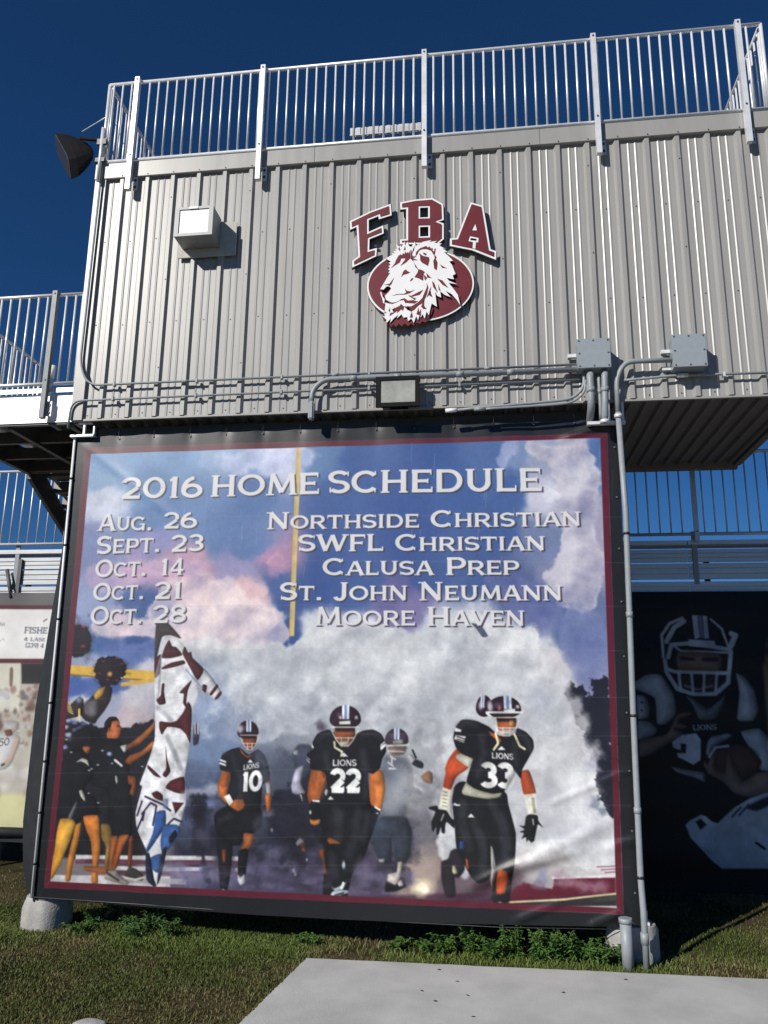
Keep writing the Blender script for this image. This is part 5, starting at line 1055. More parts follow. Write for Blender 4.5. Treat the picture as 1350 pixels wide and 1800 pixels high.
# arms, bands and gloves
cv.poly([(285, 520), (330, 560), (410, 600), (370, 680), (310, 720), (270, 760), (235, 850), (175, 830), (195, 710), (190, 680), (220, 600)], ((178, 66, 36), (206, 92, 46)), 3); cv.poly([(285, 570), (320, 560), (412, 605), (375, 668), (280, 600)], (216, 216, 200), 2.5)
cv.poly([(170, 825), (240, 850), (205, 1010), (138, 1000)], (206, 204, 184), 2.5, 1, False)
for k in range(5): cv.stroke([(172, 860+k*28), (205, 868+k*28)], 1.6, (90, 86, 80), .7)
cv.poly([(62, 985), (125, 972), (140, 1000), (200, 1010), (240, 1070), (265, 1090), (262, 1150), (205, 1100), (192, 1130), (190, 1190), (165, 1185), (158, 1140), (140, 1200), (122, 1200), (120, 1140), (100, 1175), (88, 1165), (82, 1100), (115, 1020), (70, 1000)], (28, 28, 31), 2.5); cv.stroke([(160, 1090), (180, 1040)], 2, (160, 160, 150))
cv.poly([(795, 700), (850, 690), (880, 760), (910, 880), (820, 900), (790, 780)], ((170, 66, 36), (200, 100, 56)), 3); cv.poly([(812, 885), (910, 875), (915, 1040), (848, 1040)], (208, 206, 190), 2.5, 1, False); cv.stroke([(885, 920), (900, 1020)], 5, (120, 116, 108), .7)
cv.poly([(830, 1060), (860, 1040), (920, 1050), (930, 1095), (968, 1148), (925, 1120), (910, 1180), (895, 1250), (870, 1262), (850, 1240), (835, 1260), (830, 1220), (795, 1235), (815, 1190), (780, 1180), (820, 1160), (778, 1130), (818, 1130)], (30, 30, 33), 2.5); cv.stroke([(885, 1080), (890, 1120)], 2.4, (150, 150, 146))
J33 = [(255, 430), (275, 350), (320, 295), (380, 292), (445, 305), (540, 350), (620, 420), (740, 410), (760, 360), (830, 390), (885, 450), (892, 520), (850, 600), (800, 690), (790, 760), (740, 700), (690, 750), (660, 860), (560, 875), (430, 840), (360, 780), (400, 640), (410, 600), (330, 565), (275, 510)]
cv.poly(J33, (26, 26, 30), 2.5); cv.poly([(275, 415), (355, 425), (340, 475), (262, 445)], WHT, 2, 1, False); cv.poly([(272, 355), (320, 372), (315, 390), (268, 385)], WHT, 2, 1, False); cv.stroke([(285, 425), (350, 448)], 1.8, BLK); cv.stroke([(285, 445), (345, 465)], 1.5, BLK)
cv.poly([(535, 385), (600, 410), (640, 460), (620, 470), (570, 430)], (196, 96, 50), 2.5)
helmet(500, 205, 66, 106, -.2, (44, 26, 38)); helmet(655, 215, 138, 110, .18)
facemask(675, 330, 110, 100, face=(168, 88, 50)); cv.poly([(700, 300), (735, 300), (735, 345), (700, 345)], (216, 170, 110), 3, .7); cv.poly([(655, 215), (745, 205), (745, 240), (655, 240)], (206, 210, 206), 2.5, 1, False); cv.stroke([(520, 235), (800, 235)], 3.2, (214, 216, 210)); cv.stroke([(520, 240), (590, 300), (600, 380)], 4, (206, 210, 206)); cv.poly([(620, 375), (750, 365), (740, 412), (640, 415)], (206, 208, 208), 3, .8); cv.blob(545, 190, 22, 44, (206, 206, 206), .8); cv.blob(470, 180, 20, 40, (180, 180, 186), .7); cv.blob(620, 200, 12, 18, (206, 100, 96), .8); cv.blob(765, 190, 14, 14, WHT, .8)
cv.stroke([(590, 400), (610, 480), (575, 530)], 3.4, (206, 200, 160)); cv.stroke([(740, 410), (780, 500), (820, 525)], 3.4, (206, 200, 160))
draw_text(cv, 'LIONS', (560, 598), (732, 610), 46, WHT, bold=1.3, serif=.6); cv.poly([(605, 532), (638, 502), (668, 532)], WHT, 2, 1, False)
draw_text(cv, '33', (478, 822), (735, 830), 186, (216, 216, 214), bold=1.8, serif=1); cv.poly([(690, 750), (735, 690), (745, 720), (670, 850)], (190, 190, 192), 6, .8)
cv.poly([(368, 1065), (396, 1035), (425, 1066)], WHT, 2, 1, False); cv.poly([(250, 968), (270, 948), (290, 972)], (160, 190, 220), 2, 1, False); cv.stroke([(280, 968), (305, 968)], 2.4, WHT)
cv.poly([(255, 850), (262, 850), (240, 960), (250, 1080), (205, 1000), (235, 900)], (206, 204, 196), 3, .8)

cv.rim = 0.
for p, w_ in (([(300, 340), (370, 310), (440, 330)], 10), ([(780, 400), (850, 460), (865, 530)], 9), ([(480, 420), (500, 560), (450, 720)], 11), ([(740, 480), (750, 640)], 9), ([(330, 960), (330, 1150), (380, 1300)], 14), ([(560, 960), (640, 1100), (690, 1300)], 14), ([(420, 1100), (500, 1300), (490, 1480)], 13), ([(640, 1250), (680, 1420)], 10)): cv.stroke(p, w_, (66, 68, 74), .38, 12)
# ---------------------------------------------------------------- frame of the picture
cv.reg(0, 0, 1); cv.tex = .12
def ring(outer, inner, col, soft=2.):
    for i in range(4):
        j = (i+1) % 4; cv.poly([outer[i], outer[j], inner[j], inner[i]], col, soft, 1, False)
FR_O = [(60, 700), (1160, 670), (1220, 1720), (0, 1690)]; FR_M = [(150, 787), (1067, 762), (1096, 1607), (78, 1560)]; FR_I = [(160, 798), (1055, 770), (1084, 1596), (89, 1549)]
wr2 = random.Random(8); cv.reg(340, 1200, 3.5526)
for k in range(46):
    x, y = wr2.uniform(60, 1500), wr2.uniform(1150, 1310); r = wr2.uniform(24, 60); cv.blob(x, y, r, r*.45, wr2.choice([(124, 118, 150), (104, 98, 126), (88, 80, 104)]), .22, 1.3)
cv.reg(0, 0, 1)
pic = cv.img; g1 = fbm(cv.h, cv.w, 5, 2, 91); g2 = fbm(cv.h, cv.w, 14, 3, 92)
cv.blur(2); pic = cv.img
cv.img = pic*(1+.05*g1+.07*g2)[..., None]+(.010*g1+.004)[..., None]     # the grain of an enlarged photograph
ring(FR_O, FR_M, (27, 28, 31)); ring(FR_M, FR_I, (86, 28, 42))
# ---------------------------------------------------------------- lettering
cv.tex = .05
lines = [('2016', (211, 877), (355, 874), 37), ('HOME', (369, 873), (561, 868), 37), ('SCHEDULE', (577, 867), (953, 863), 39),
 ('Aug.', (172, 933), (267, 932), 30), ('26', (286, 929), (346, 928), 28), ('Sept.', (169, 974), (281, 970), 31), ('23', (299, 970), (358, 968), 29), ('Oct.', (166, 1015), (257, 1012), 31), ('14', (280, 1011), (323, 1010), 29),
 ('Oct.', (162, 1056), (253, 1053), 31), ('21', (270, 1053), (319, 1052), 30), ('Oct.', (158, 1098), (250, 1096), 32), ('28', (267, 1095), (326, 1094), 31),
 ('Northside Christian', (469, 930), (1021, 924), 29), ('SWFL Christian', (524, 969), (958, 967), 29), ('Calusa Prep', (567, 1011), (912, 1010), 30), ('St. John Neumann', (492, 1055), (988, 1055), 31), ('Moore Haven', (554, 1099), (922, 1100), 32)]
for t_, a_, b_, c_ in lines: draw_text(cv, t_, a_, b_, c_, (62, 54, 66), dxy=(5., 4.), soft=3., a=.9, bold=1.12)
for t_, a_, b_, c_ in lines: draw_text(cv, t_, a_, b_, c_, (208, 208, 209), soft=1.6, bold=1.12)
# seams of the printed panels and dribbles of dirt
for i, yy in enumerate((905, 985, 1062, 1140, 1222, 1290, 1352, 1412, 1470, 1520)): cv.stroke([(60, yy+8), (600, yy), (1110, yy+4)], 1.0, (150, 150, 160), .22, 2)
for k in range(60):
    x = random.uniform(140, 1080); y = random.uniform(760, 1000); cv.stroke([(x, y), (x-random.uniform(0, 3), y+random.uniform(10, 60))], random.uniform(.6, 1.4), (210, 212, 220) if random.random() < .6 else (90, 92, 100), random.uniform(.05, .25), 2)

ban = thing('banner', 'huge printed game schedule banner of running football players under the press box', 'banner', (2.15, YBAN, G0-4.7))
M_vinyl = attr_mat('printed_vinyl', .36, .45, .10, (160, 160, 160))
def rnd(u, v, d, w): return np.exp(-(d/w)**2)
def folds(U, V, X, Z):
    y = YBAN + .006*np.sin(7*X+1.3*Z)*np.sin(2.3*Z)
    zz = Z-(G0-4.72)
    def fold(x0, z0, x1, z1, w, amp):
        dx, dz = x1-x0, z1-z0; L = math.hypot(dx, dz); t = ((X-x0)*dx+(Z-z0)*dz)/L**2; d = ((X-x0)*-dz+(Z-z0)*dx)/L
        fade = np.clip(np.minimum(t+.05, 1.05-t)*4, 0, 1)
        return 1.35*amp*np.exp(-(d/w)**2)*fade
    a = at(800, 1570, YBAN); b = at(1085, 1440, YBAN); c = at(1120, 1390, YBAN)
    y = y - fold(a.x, a.z, b.x, b.z, .055, .016) + fold(a.x, a.z-.09, b.x+.1, b.z-.12, .05, .010)
    a = at(880, 1530, YBAN); b = at(1085, 1475, YBAN); y = y - fold(a.x, a.z, b.x+.3, b.z+.03, .05, .013)
    a = at(950, 1420, YBAN); b = at(1115, 1350, YBAN); y = y - fold(a.x, a.z, b.x, b.z, .035, .009)
    a = at(900, 1620, YBAN); b = at(1000, 1580, YBAN); y = y - fold(a.x, a.z, b.x, b.z, .04, .010)
    a = at(1030, 1630, YBAN); b = at(1100, 1600, YBAN); y = y - fold(a.x, a.z, b.x, b.z, .04, .012)
    a = at(980, 775, YBAN); b = at(1085, 742, YBAN); y = y - fold(a.x, a.z, b.x, b.z, .035, .012)
    a = at(135, 770, YBAN); b = at(330, 930, YBAN); y = y - fold(a.x, a.z, b.x, b.z, .05, .003)
    for k in range(15):      # the cloth hangs from its eyelets
        y = y + .006*np.exp(-((X-(-.55+k*.395))/.06)**2)*np.exp(-((G0-.16)-Z)/.10)
    y = y - .030*np.exp(-zz/.5)*np.sin(math.pi*U)
    return y
XL = lambda V: -.655+(.05)*V; XR = lambda V: 5.0-.055*V
ZTOP = lambda U: G0-.150-.005*U-.012*np.abs(np.sin(U*math.pi*14)); ZBOT = lambda U: G0-4.705-.05*np.sin(math.pi*U)-.012*U
fab = sheet('fabric', cv, 900, 735, lambda U, V: XL(V)+(XR(V)-XL(V))*U, lambda U, V: ZTOP(U)+(ZBOT(U)-ZTOP(U))*V, folds, M_vinyl, ban)
fab['label'] = 'printed schedule with dates, opponents and running players'
M_hem = mat('dark_banner_hem', (.022, .024, .027), .5, 0., .2, 6., spec=.4)
# side flap folded round the column beside the white cable
bm = bmesh.new(); prev = None
for k in range(25):
    t = k/24; v = 905+(1585-905)*t
    u_in = np.interp(v, [768, 1575], [133, 57]); wd = np.interp(t, [0, .15, .5, .8, .93, 1], [1, 8, 26, 29, 20, 4])
    a = at(u_in+2, v, YBAN+.004); b = at(u_in-wd*.55, v, YBAN+.05); c = at(u_in-wd, v, YBAN+.12)
    cur = [bm.verts.new(p) for p in (a, b, c)]
    if prev:
        for i in (0, 1): bm.faces.new((prev[i], prev[i+1], cur[i+1], cur[i]))
    prev = cur
obj('side_flap', bm, M_hem, ban, True)
ey = bmesh.new(); bmesh.ops.create_cone(ey, cap_ends=True, segments=8, radius1=.010, radius2=.008, depth=.006, matrix=Matrix.Rotation(R(90), 4, 'X'))
eme = bpy.data.meshes.new('eyelet'); ey.to_mesh(eme); ey.free(); eme.materials.append(M_shade)
tie = bmesh.new(); tube(tie, [(0, 0, 0), (.003, .004, .05), (0, .03, .12)], .0025, 5); tme = bpy.data.meshes.new('tie'); tie.to_mesh(tme); tie.free(); tme.materials.append(M_tie)
bo = ban.location
for k in range(15):
    o = mesh_obj('eyelet', eme, ban); o.location = Vector((-.55+k*.395, YBAN-.008, G0-.185))-bo
    o = mesh_obj('tie', tme, ban); o.location = Vector((-.55+k*.395, YBAN-.012, G0-.185))-bo
for k in range(9):
    o = mesh_obj('eyelet', eme, ban); o.location = Vector((4.955-.0055*k, YBAN-.008, G0-.45-k*.5))-bo
    o = mesh_obj('eyelet', eme, ban); o.location = Vector((-.615+.0045*k, YBAN-.010, G0-.45-k*.5))-bo
hem = [at(u, v, YBAN-.02) for u, v in ((60, 1577), (250, 1590), (450, 1604), (650, 1618), (880, 1630), (1110, 1634))]
tubeo('hem_cord', hem, .004, M_bolt, ban, 6)
cb = thing('banner_cable', 'thin white cable stretched down the banner edge to the footing', 'cable', at(57, 1580, YBAN-.02))
tubeo('cable', [at(132, 768, YBAN-.02), at(103, 1085, YBAN-.022), at(56, 1577, YBAN-.02)], .0145, M_cable, cb)
for v in (843, 960, 1090, 1237, 1340, 1430, 1520):
    u = np.interp(v, [768, 1085, 1577], [132, 103, 56]); c = at(u, v, YBAN-.021); tubeo('cable_tie', [c, c+Vector((0, 0, .02))], .019, M_tie, cb)
# ================================================================== dark mural of a player, hung on the stand in the shade
YM = YB-.02
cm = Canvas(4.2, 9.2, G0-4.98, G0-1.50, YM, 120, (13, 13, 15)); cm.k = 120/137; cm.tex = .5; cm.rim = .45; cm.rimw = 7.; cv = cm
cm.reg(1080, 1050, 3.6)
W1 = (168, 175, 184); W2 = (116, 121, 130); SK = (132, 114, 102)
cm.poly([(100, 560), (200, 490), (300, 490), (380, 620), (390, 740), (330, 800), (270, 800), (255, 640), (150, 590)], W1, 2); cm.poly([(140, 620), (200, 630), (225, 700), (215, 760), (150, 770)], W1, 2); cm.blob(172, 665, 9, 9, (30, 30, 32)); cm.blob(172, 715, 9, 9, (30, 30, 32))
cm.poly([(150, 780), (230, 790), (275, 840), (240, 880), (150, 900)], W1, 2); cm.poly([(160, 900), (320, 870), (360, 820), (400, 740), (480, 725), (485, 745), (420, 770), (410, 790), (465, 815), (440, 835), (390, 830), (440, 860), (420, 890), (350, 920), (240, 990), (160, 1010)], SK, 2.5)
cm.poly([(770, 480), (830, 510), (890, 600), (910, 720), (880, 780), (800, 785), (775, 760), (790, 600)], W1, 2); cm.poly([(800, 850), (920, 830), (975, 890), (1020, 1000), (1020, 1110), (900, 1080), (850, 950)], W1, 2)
cm.poly([(450, 620), (500, 640), (590, 700), (680, 640), (700, 600), (690, 680), (640, 770), (540, 775), (500, 690)], W2, 2); cm.poly([(530, 640), (580, 700), (640, 640), (620, 690), (580, 705)], (24, 24, 26), 2)
draw_text(cm, 'LIONS', (500, 842), (650, 836), 34, W1, bold=1.4, serif=1)
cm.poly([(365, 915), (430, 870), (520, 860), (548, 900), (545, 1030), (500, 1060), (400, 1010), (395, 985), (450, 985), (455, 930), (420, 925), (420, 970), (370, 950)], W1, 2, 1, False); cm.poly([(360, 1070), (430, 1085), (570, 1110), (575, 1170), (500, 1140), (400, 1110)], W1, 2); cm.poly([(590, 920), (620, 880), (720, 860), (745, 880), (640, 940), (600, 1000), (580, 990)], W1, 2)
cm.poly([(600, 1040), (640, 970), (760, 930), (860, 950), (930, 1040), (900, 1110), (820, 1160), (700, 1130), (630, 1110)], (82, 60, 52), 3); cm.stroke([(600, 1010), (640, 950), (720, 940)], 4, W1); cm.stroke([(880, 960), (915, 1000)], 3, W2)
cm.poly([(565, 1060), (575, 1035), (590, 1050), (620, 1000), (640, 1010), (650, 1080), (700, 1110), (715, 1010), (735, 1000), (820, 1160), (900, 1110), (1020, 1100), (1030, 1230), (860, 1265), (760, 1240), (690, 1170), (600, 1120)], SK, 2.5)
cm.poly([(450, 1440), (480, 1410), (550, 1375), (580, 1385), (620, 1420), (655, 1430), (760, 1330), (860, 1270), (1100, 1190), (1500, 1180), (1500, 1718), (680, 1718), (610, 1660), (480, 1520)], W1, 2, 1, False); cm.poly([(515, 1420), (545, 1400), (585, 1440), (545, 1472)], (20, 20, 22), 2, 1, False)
cm.poly([(830, 1330), (900, 1290), (1000, 1250), (1000, 1300), (900, 1350)], (44, 46, 58), 4); cm.stroke([(745, 1390), (800, 1330)], 3, (60, 66, 90)); cm.stroke([(790, 1380), (850, 1310)], 3, (60, 66, 90)); cm.stroke([(900, 1555), (950, 1590)], 4, (30, 30, 34))
# helmet and face cage
cm.poly([(330, 340), (320, 240), (380, 150), (480, 112), (600, 125), (690, 200), (725, 330), (560, 330), (430, 320), (360, 330)], (26, 24, 26), 3)
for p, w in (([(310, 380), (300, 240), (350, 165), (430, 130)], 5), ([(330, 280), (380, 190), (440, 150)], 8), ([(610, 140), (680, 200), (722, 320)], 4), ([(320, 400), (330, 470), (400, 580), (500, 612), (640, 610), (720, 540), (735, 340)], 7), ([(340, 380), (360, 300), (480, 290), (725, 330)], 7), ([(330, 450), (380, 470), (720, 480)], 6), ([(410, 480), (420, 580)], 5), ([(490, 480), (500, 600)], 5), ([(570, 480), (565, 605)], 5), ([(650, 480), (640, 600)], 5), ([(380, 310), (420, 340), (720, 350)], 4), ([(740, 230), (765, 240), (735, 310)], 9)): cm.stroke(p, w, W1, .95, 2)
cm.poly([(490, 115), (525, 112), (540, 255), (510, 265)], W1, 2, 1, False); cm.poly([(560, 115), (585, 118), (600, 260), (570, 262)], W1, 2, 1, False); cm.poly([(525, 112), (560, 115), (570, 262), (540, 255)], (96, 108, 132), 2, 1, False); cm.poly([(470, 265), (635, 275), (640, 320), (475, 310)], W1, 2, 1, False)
cm.poly([(405, 345), (670, 360), (665, 470), (410, 460)], (128, 106, 92), 3); cm.poly([(420, 375), (500, 385), (505, 400), (420, 395)], (36, 30, 30), 3, .9); cm.poly([(560, 385), (650, 380), (650, 405), (560, 405)], (36, 30, 30), 3, .9); cm.poly([(430, 490), (660, 490), (640, 590), (520, 600), (440, 570)], (60, 54, 52), 4, .8); cm.stroke([(450, 560), (520, 580), (620, 560)], 5, W2, .8); cm.poly([(500, 500), (560, 500), (555, 570), (505, 565)], (24, 22, 24), 3)
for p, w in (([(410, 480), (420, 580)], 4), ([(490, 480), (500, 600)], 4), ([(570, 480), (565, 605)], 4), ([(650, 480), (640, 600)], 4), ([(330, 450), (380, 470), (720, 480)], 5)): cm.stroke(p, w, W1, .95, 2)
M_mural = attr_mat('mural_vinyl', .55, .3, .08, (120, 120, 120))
mu = thing('banner', 'dark banner of a player carrying the ball, hung on the stand in deep shade', 'banner', (6.7, YM, .05))
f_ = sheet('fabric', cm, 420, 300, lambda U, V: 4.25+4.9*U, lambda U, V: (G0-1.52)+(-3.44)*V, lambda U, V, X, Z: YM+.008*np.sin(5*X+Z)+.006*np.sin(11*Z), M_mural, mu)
# ================================================================== sponsor banner on the other side
YA = YB-.03
ca = Canvas(-7.0, -.9, .2, G0-1.45, YA, 110, (92, 92, 94)); ca.k = 110/145; cv = ca; ca.tex = .15
ca.reg(0, 0, 1)
ca.poly([(-400, 1064), (150, 1064), (150, 1180), (-400, 1180)], (84, 34, 46), 1.5, 1, False); ca.poly([(-400, 1071), (150, 1071), (150, 1158), (-400, 1158)], (222, 222, 220), 1.5, 1, False)
ca.poly([(-400, 1166), (150, 1166), (150, 1400), (-400, 1400)], (176, 172, 162), 2, 1, False); ca.poly([(-400, 1395), (150, 1395), (150, 1458), (-400, 1458)], (196, 194, 150), 8, 1, False); ca.poly([(-400, 1456), (150, 1456), (150, 1466), (-400, 1466)], (84, 34, 46), 1.5, 1, False); ca.poly([(-400, 1466), (150, 1466), (150, 1560), (-400, 1560)], (40, 42, 46), 2, 1, False)
ca.poly([(38, 1166), (150, 1166), (150, 1202), (38, 1202)], (46, 44, 46), 2, 1, False); ca.poly([(-60, 1166), (36, 1166), (34, 1250), (-60, 1250)], (206, 204, 190), 3, 1, False); ca.poly([(18, 1175), (24, 1175), (22, 1205), (17, 1205)], (120, 108, 90), 2)
draw_text(ca, 'FISHE', (42, 1113), (82, 1114), 11, (70, 74, 92), bold=.95, serif=1.2, soft=1.2); draw_text(ca, '& Lase', (42, 1126), (78, 1127), 6, (80, 84, 104), small=.95, serif=0, soft=1.2); draw_text(ca, '(239) 4', (44, 1138), (76, 1139), 8, (70, 72, 88), serif=0, soft=1.2)
ca.stroke([(76, 1092), (82, 1088)], 2, (60, 60, 70)); ca.stroke([(0, 1128), (6, 1122), (8, 1126)], 1, (120, 130, 160)); draw_text(ca, 'NA', (0, 1100), (9, 1100), 6, (130, 120, 140), serif=0, soft=1.2)
ca.rim = .3
for k in range(260): ca.blob(random.uniform(-260, 110), random.uniform(1206, 1320), random.uniform(2, 4.5), random.uniform(2.5, 6), random.choice([(72, 62, 62), (150, 124, 110), (96, 80, 74), (196, 194, 192), (114, 110, 116), (150, 124, 96), (92, 96, 112), (128, 92, 86)]), .65, .9)
for k in range(30): ca.blob(random.uniform(-200, 100), random.uniform(1215, 1300), random.uniform(4, 10), random.uniform(5, 11), random.choice([(62, 52, 52), (150, 120, 104), (96, 70, 60), (206, 206, 210), (120, 116, 124), (176, 120, 70)]), .8, .9)
for k in range(60): ca.blob(random.uniform(-200, 100), random.uniform(1340, 1398), random.uniform(5, 12), random.uniform(6, 16), random.choice([(206, 206, 208), (186, 180, 176), (150, 130, 112), (214, 212, 206)]), .7, .9)
for dx in (0, -70, -150):
    ca.poly([(-12+dx, 1292), (8+dx, 1284), (28+dx, 1290), (36+dx, 1300), (22+dx, 1340), (10+dx, 1352), (-14+dx, 1352)], (214, 214, 214), 2); ca.poly([(6+dx, 1280), (10+dx, 1268), (22+dx, 1266), (34+dx, 1270), (32+dx, 1282), (18+dx, 1292)], (206, 202, 198), 2); ca.poly([(8+dx, 1284), (20+dx, 1282), (22+dx, 1292), (12+dx, 1294)], (140, 96, 80), 2); ca.stroke([(30+dx, 1300), (18+dx, 1334), (6+dx, 1344)], 6, (190, 160, 140)); ca.stroke([(4+dx, 1345), (8+dx, 1343)], 4, (60, 54, 60))
draw_text(ca, '50', (-2, 1312), (16, 1310), 14, (60, 58, 64), bold=.8, serif=0, soft=1.2)
ad = thing('banner', 'sponsor banner with small dark lettering over a game photo, hung on the stand', 'banner', (-4, YA, .4))
sheet('fabric', ca, 480, 280, lambda U, V: -6.95+5.95*U, lambda U, V: (G0-1.48)+(-3.22)*V, lambda U, V, X, Z: YA+.010*np.sin(4*X+1.5*Z)+.006*np.sin(9*Z)-.03*np.exp(-((X+2.86)/.25)**2)*np.exp(-(G0-1.48-Z)/.2), attr_mat('sponsor_vinyl', .5, .35, .1, (120, 120, 120)), ad)
roll = bmesh.new(); tube(roll, [(-6.95, YA+.02, .42), (-4, YA+.0, .40), (-1.02, YA+.02, .43)], .07, 10)
obj('rolled_hem', roll, M_hem, ad)

# ================================================================== grass
M_grass = bpy.data.materials.new('grass_blades'); M_grass.use_nodes = True
t_ = M_grass.node_tree; b_ = t_.nodes['Principled BSDF']; a_ = t_.nodes.new('ShaderNodeVertexColor'); a_.layer_name = 'tone'; t_.links.new(a_.outputs[0], b_.inputs['Base Color']); b_.inputs['Roughness'].default_value = .6; b_.inputs['Specular IOR Level'].default_value = .25
def in_slab(x, y):
    r = np.zeros(x.shape, bool); n = len(SL)
    for i in range(n):
        (ax, ay), (bx, by) = SL[i-1], SL[i]
        if ay != by: r ^= ((ay > y) != (by > y)) & (x < ax+(y-ay)*(bx-ax)/(by-ay))
    return r
gn = fbm(400, 400, 60, 4, 77); gn2 = fbm(400, 400, 16, 4, 78)
def patch(x, y, n): return n[np.clip(((y+9)/20*400).astype(int), 0, 399), np.clip(((x+8)/20*400).astype(int), 0, 399)]
def grass_field(n, x0, x1, y0, y1, hmin, hmax, wmul=1.):
    x = rng.uniform(x0, x1, n); y = rng.uniform(y0, y1, n)
    p1 = patch(x, y, gn); p2 = patch(x, y, gn2)
    keep = ~in_slab(x, y) & (rng.random(n) < np.clip(.80-p2*3.0-p1*1.5, .10, 1))
    x, y, p1, p2 = x[keep], y[keep], p1[keep], p2[keep]; n = len(x)
    z = .03*np.sin(.9*x+1.3)*np.sin(.7*y+.4)+.012*np.sin(3.1*x)*np.sin(2.7*y+1)
    h = rng.uniform(hmin, hmax, n)*.44*(1-p1*.8)*np.where(np.abs(y-.05) < .35, 1.5, 1); a = rng.uniform(0, 2*math.pi, n); ln = rng.uniform(.2, 1.0, n)*h; wd = rng.uniform(.0022, .0042, n)*wmul
    dx, dy = np.cos(a), np.sin(a); b = rng.uniform(0, 2*math.pi, n); sx, sy = np.cos(b)*wd, np.sin(b)*wd
    v = np.empty((n, 5, 3)); v[:, 0] = np.c_[x-sx, y-sy, z-.005]; v[:, 1] = np.c_[x+sx, y+sy, z-.005]
    mx, my, mz = x+dx*ln*.35, y+dy*ln*.35, z+h*.6; v[:, 2] = np.c_[mx+sx*.8, my+sy*.8, mz]; v[:, 3] = np.c_[mx-sx*.8, my-sy*.8, mz]; v[:, 4] = np.c_[x+dx*ln, y+dy*ln, z+h*.95]
    lush = np.exp(-((y-.0)/.35)**2); g = np.array([.072, .098, .022])[None]*(1+.7*lush[:, None]); br = np.array([.19, .145, .075])[None]; q = np.clip(.36-.25*lush+(p1+p2)*2.9+rng.normal(0, .22, n), 0, 1)[:, None]
    c = (g*(1-q)+br*q)*rng.uniform(.6, 1.35, n)[:, None]
    return v, np.repeat(np.c_[c, np.ones(n)][:, None], 5, 1)
sets = [grass_field(110000, -1.6, 2.4, -2.6, .9, .025, .06), grass_field(36000, 2.0, 8.0, -.35, 1.2, .025, .07), grass_field(16000, -5.5, -1.0, -1.2, 3.2, .03, .07, 1.3), grass_field(12000, 4.9, 9.5, -.2, 3.6, .03, .07, 1.3), grass_field(12000, -.6, 5.0, .9, 3.2, .03, .06, 1.4)]
v = np.concatenate([s[0] for s in sets]); c = np.concatenate([s[1] for s in sets]); n = len(v)
me = bpy.data.meshes.new('grass'); me.vertices.add(n*5); me.vertices.foreach_set('co', v.astype(np.float32).ravel())
base = (np.arange(n)*5)[:, None]; F = np.concatenate([base+[0, 1, 2, 3], base+[3, 2, 4]], 1)
me.loops.add(n*7); me.loops.foreach_set('vertex_index', F.astype(np.int32).ravel())
ls = np.c_[np.arange(n)*7, np.arange(n)*7+4].ravel(); me.polygons.add(n*2); me.polygons.foreach_set('loop_start', ls.astype(np.int32)); me.update(calc_edges=True)
ca_ = me.color_attributes.new('tone', 'FLOAT_COLOR', 'POINT'); ca_.data.foreach_set('color', c.astype(np.float32).ravel())
g = mesh_obj('grass', me, None, M_grass); g['kind'] = 'stuff'; g['label'] = 'short patchy lawn in front of and under the banner'

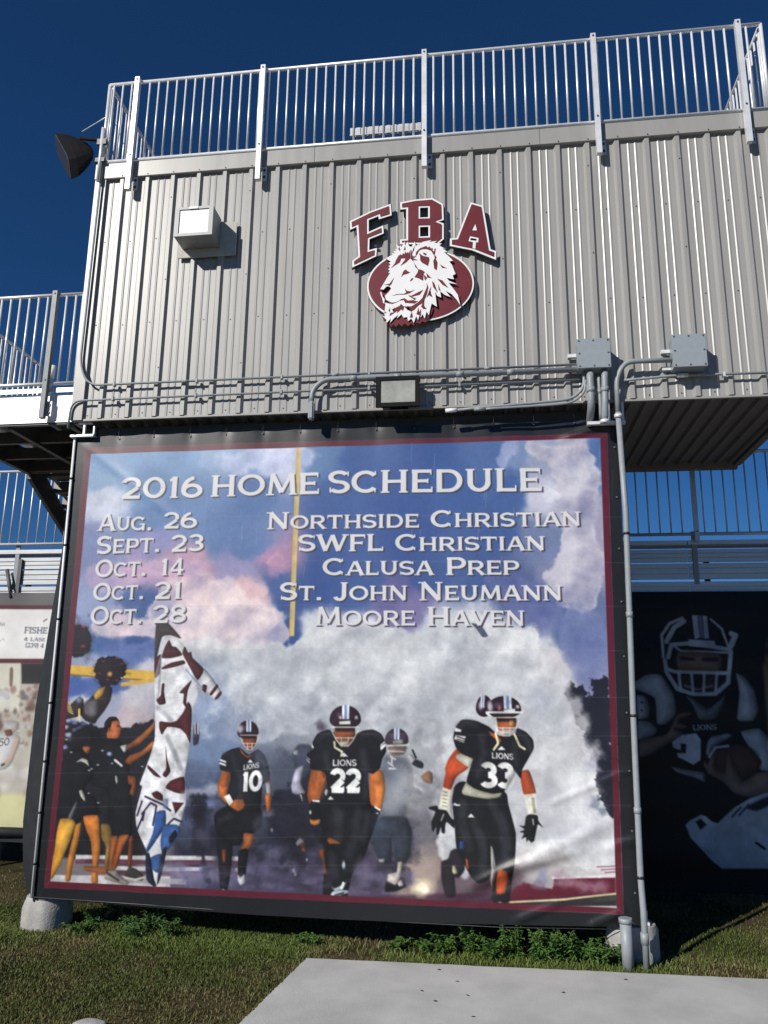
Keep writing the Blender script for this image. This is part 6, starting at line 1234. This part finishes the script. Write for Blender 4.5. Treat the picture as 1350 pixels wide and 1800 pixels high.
# ================================================================== weeds along the foot of the banner
M_leaf = mat('weed_leaf', (.065, .14, .03), .55, 0., .35, 30.); M_leaf2 = mat('broad_weed_leaf', (.075, .15, .03), .5, 0., .3, 25.)
def weed(name, label, x, y, h, spread, nst, ml, leafl, leafw, group):
    t = thing(name, label, 'weed', (x, y, gz(x, y)), group)
    bs = bmesh.new(); bl_ = bmesh.new()
    for s in range(nst):
        a = random.uniform(0, 6.28); r = random.uniform(.2, 1)*spread; hh = h*random.uniform(.5, 1)
        p0 = Vector((x+random.uniform(-.03, .03), y+random.uniform(-.03, .03), gz(x, y)-.01)); p1 = p0+Vector((math.cos(a)*r*.5, math.sin(a)*r*.5, hh*.7)); p2 = p0+Vector((math.cos(a)*r, math.sin(a)*r, hh))
        P = [p0.lerp(p1, q).lerp(p1.lerp(p2, q), q) for q in [k/6 for k in range(7)]]
        tube(bs, P, [.004-.0004*k for k in range(7)], 4)
        for k in range(2, 26):
            q = k/26; c = p0.lerp(p1, q).lerp(p1.lerp(p2, q), q); b = random.uniform(0, 6.28)
            d = Vector((math.cos(b), math.sin(b), random.uniform(-.2, .7))).normalized(); L = leafl*random.uniform(.6, 1.3)*(1.2-q*.6); W = leafw*random.uniform(.7, 1.3)
            u = d.cross(Vector((0, 0, 1))).normalized()*W
            vs = [bl_.verts.new(c), bl_.verts.new(c+d*L*.5+u), bl_.verts.new(c+d*L+Vector((0, 0, -L*.25))), bl_.verts.new(c+d*L*.5-u)]; bl_.faces.new(vs)
    obj('stems', bs, ml, t); obj('leaves', bl_, ml, t)
fine = [(170, 1628, .16), (205, 1612, .2), (268, 1640, .20), (330, 1632, .24), (240, 1632, .16), (305, 1648, .18), (150, 1640, .12), (228, 1650, .14)]
for u, v_, h in fine:
    sz = 'low ' if h < .17 else 'tall '
    p = atz(u, v_, 0); weed('feathery_weed', sz+'feathery green weed under the banner below the flag print', p.x, p.y-.05, h*1.15, .20, 11, M_leaf, .06, .008, 'weeds under the banner')
broad = [(790, 1668, .2), (830, 1672, .26), (870, 1682, .22), (905, 1684, .30), (945, 1688, .3), (985, 1690, .26), (1010, 1690, .24), (1040, 1690, .2), (1065, 1695, .16), (540, 1660, .12), (700, 1668, .1), (760, 1672, .13), (1085, 1690, .22)]
for u, v_, h in broad:
    sz = 'low ' if h < .15 else 'tall ' if h > .25 else 'bushy '
    p = atz(u, v_, 0); weed('broad_leaf_weed', sz+'leafy green weed between the concrete path and the banner', p.x, min(p.y, .25), h*1.0, .20, 12, M_leaf2, .06, .013, 'leafy weeds by the concrete path')
p = atz(155, 1801, 0); bm = bmesh.new(); bmesh.ops.create_icosphere(bm, subdivisions=3, radius=.5)
for q in bm.verts: q.co = Vector((q.co.x*.22, q.co.y*.16, q.co.z*.04))*(1+.08*math.sin(q.co.x*9)*math.cos(q.co.y*7+1))+Vector((p.x+.02, p.y-.02, .012))
tag(obj('flat_stone', bm, M_stone, None, True), 'flat pale stone half sunk in the lawn', 'stone')
# bits of leaf litter on the slab
for k, (u, v_) in enumerate(((772, 1705), (804, 1725), (742, 1742), (822, 1750), (765, 1760), (832, 1787), (990, 1745), (1100, 1722))):
    p = atz(u, v_, ST+.001); bm = bmesh.new(); q = [bm.verts.new((p.x+.016*math.cos(a+k), p.y+.012*math.sin(a+k), ST+.0015+.006*random.random())) for a in (0, 1.3, 2.6, 3.8, 5.1)]
    bm.faces.new(q); tag(obj('dead_leaf', bm, M_bolt), 'small dark dead leaf lying on the concrete path', 'leaf', 'leaf litter on the concrete path')
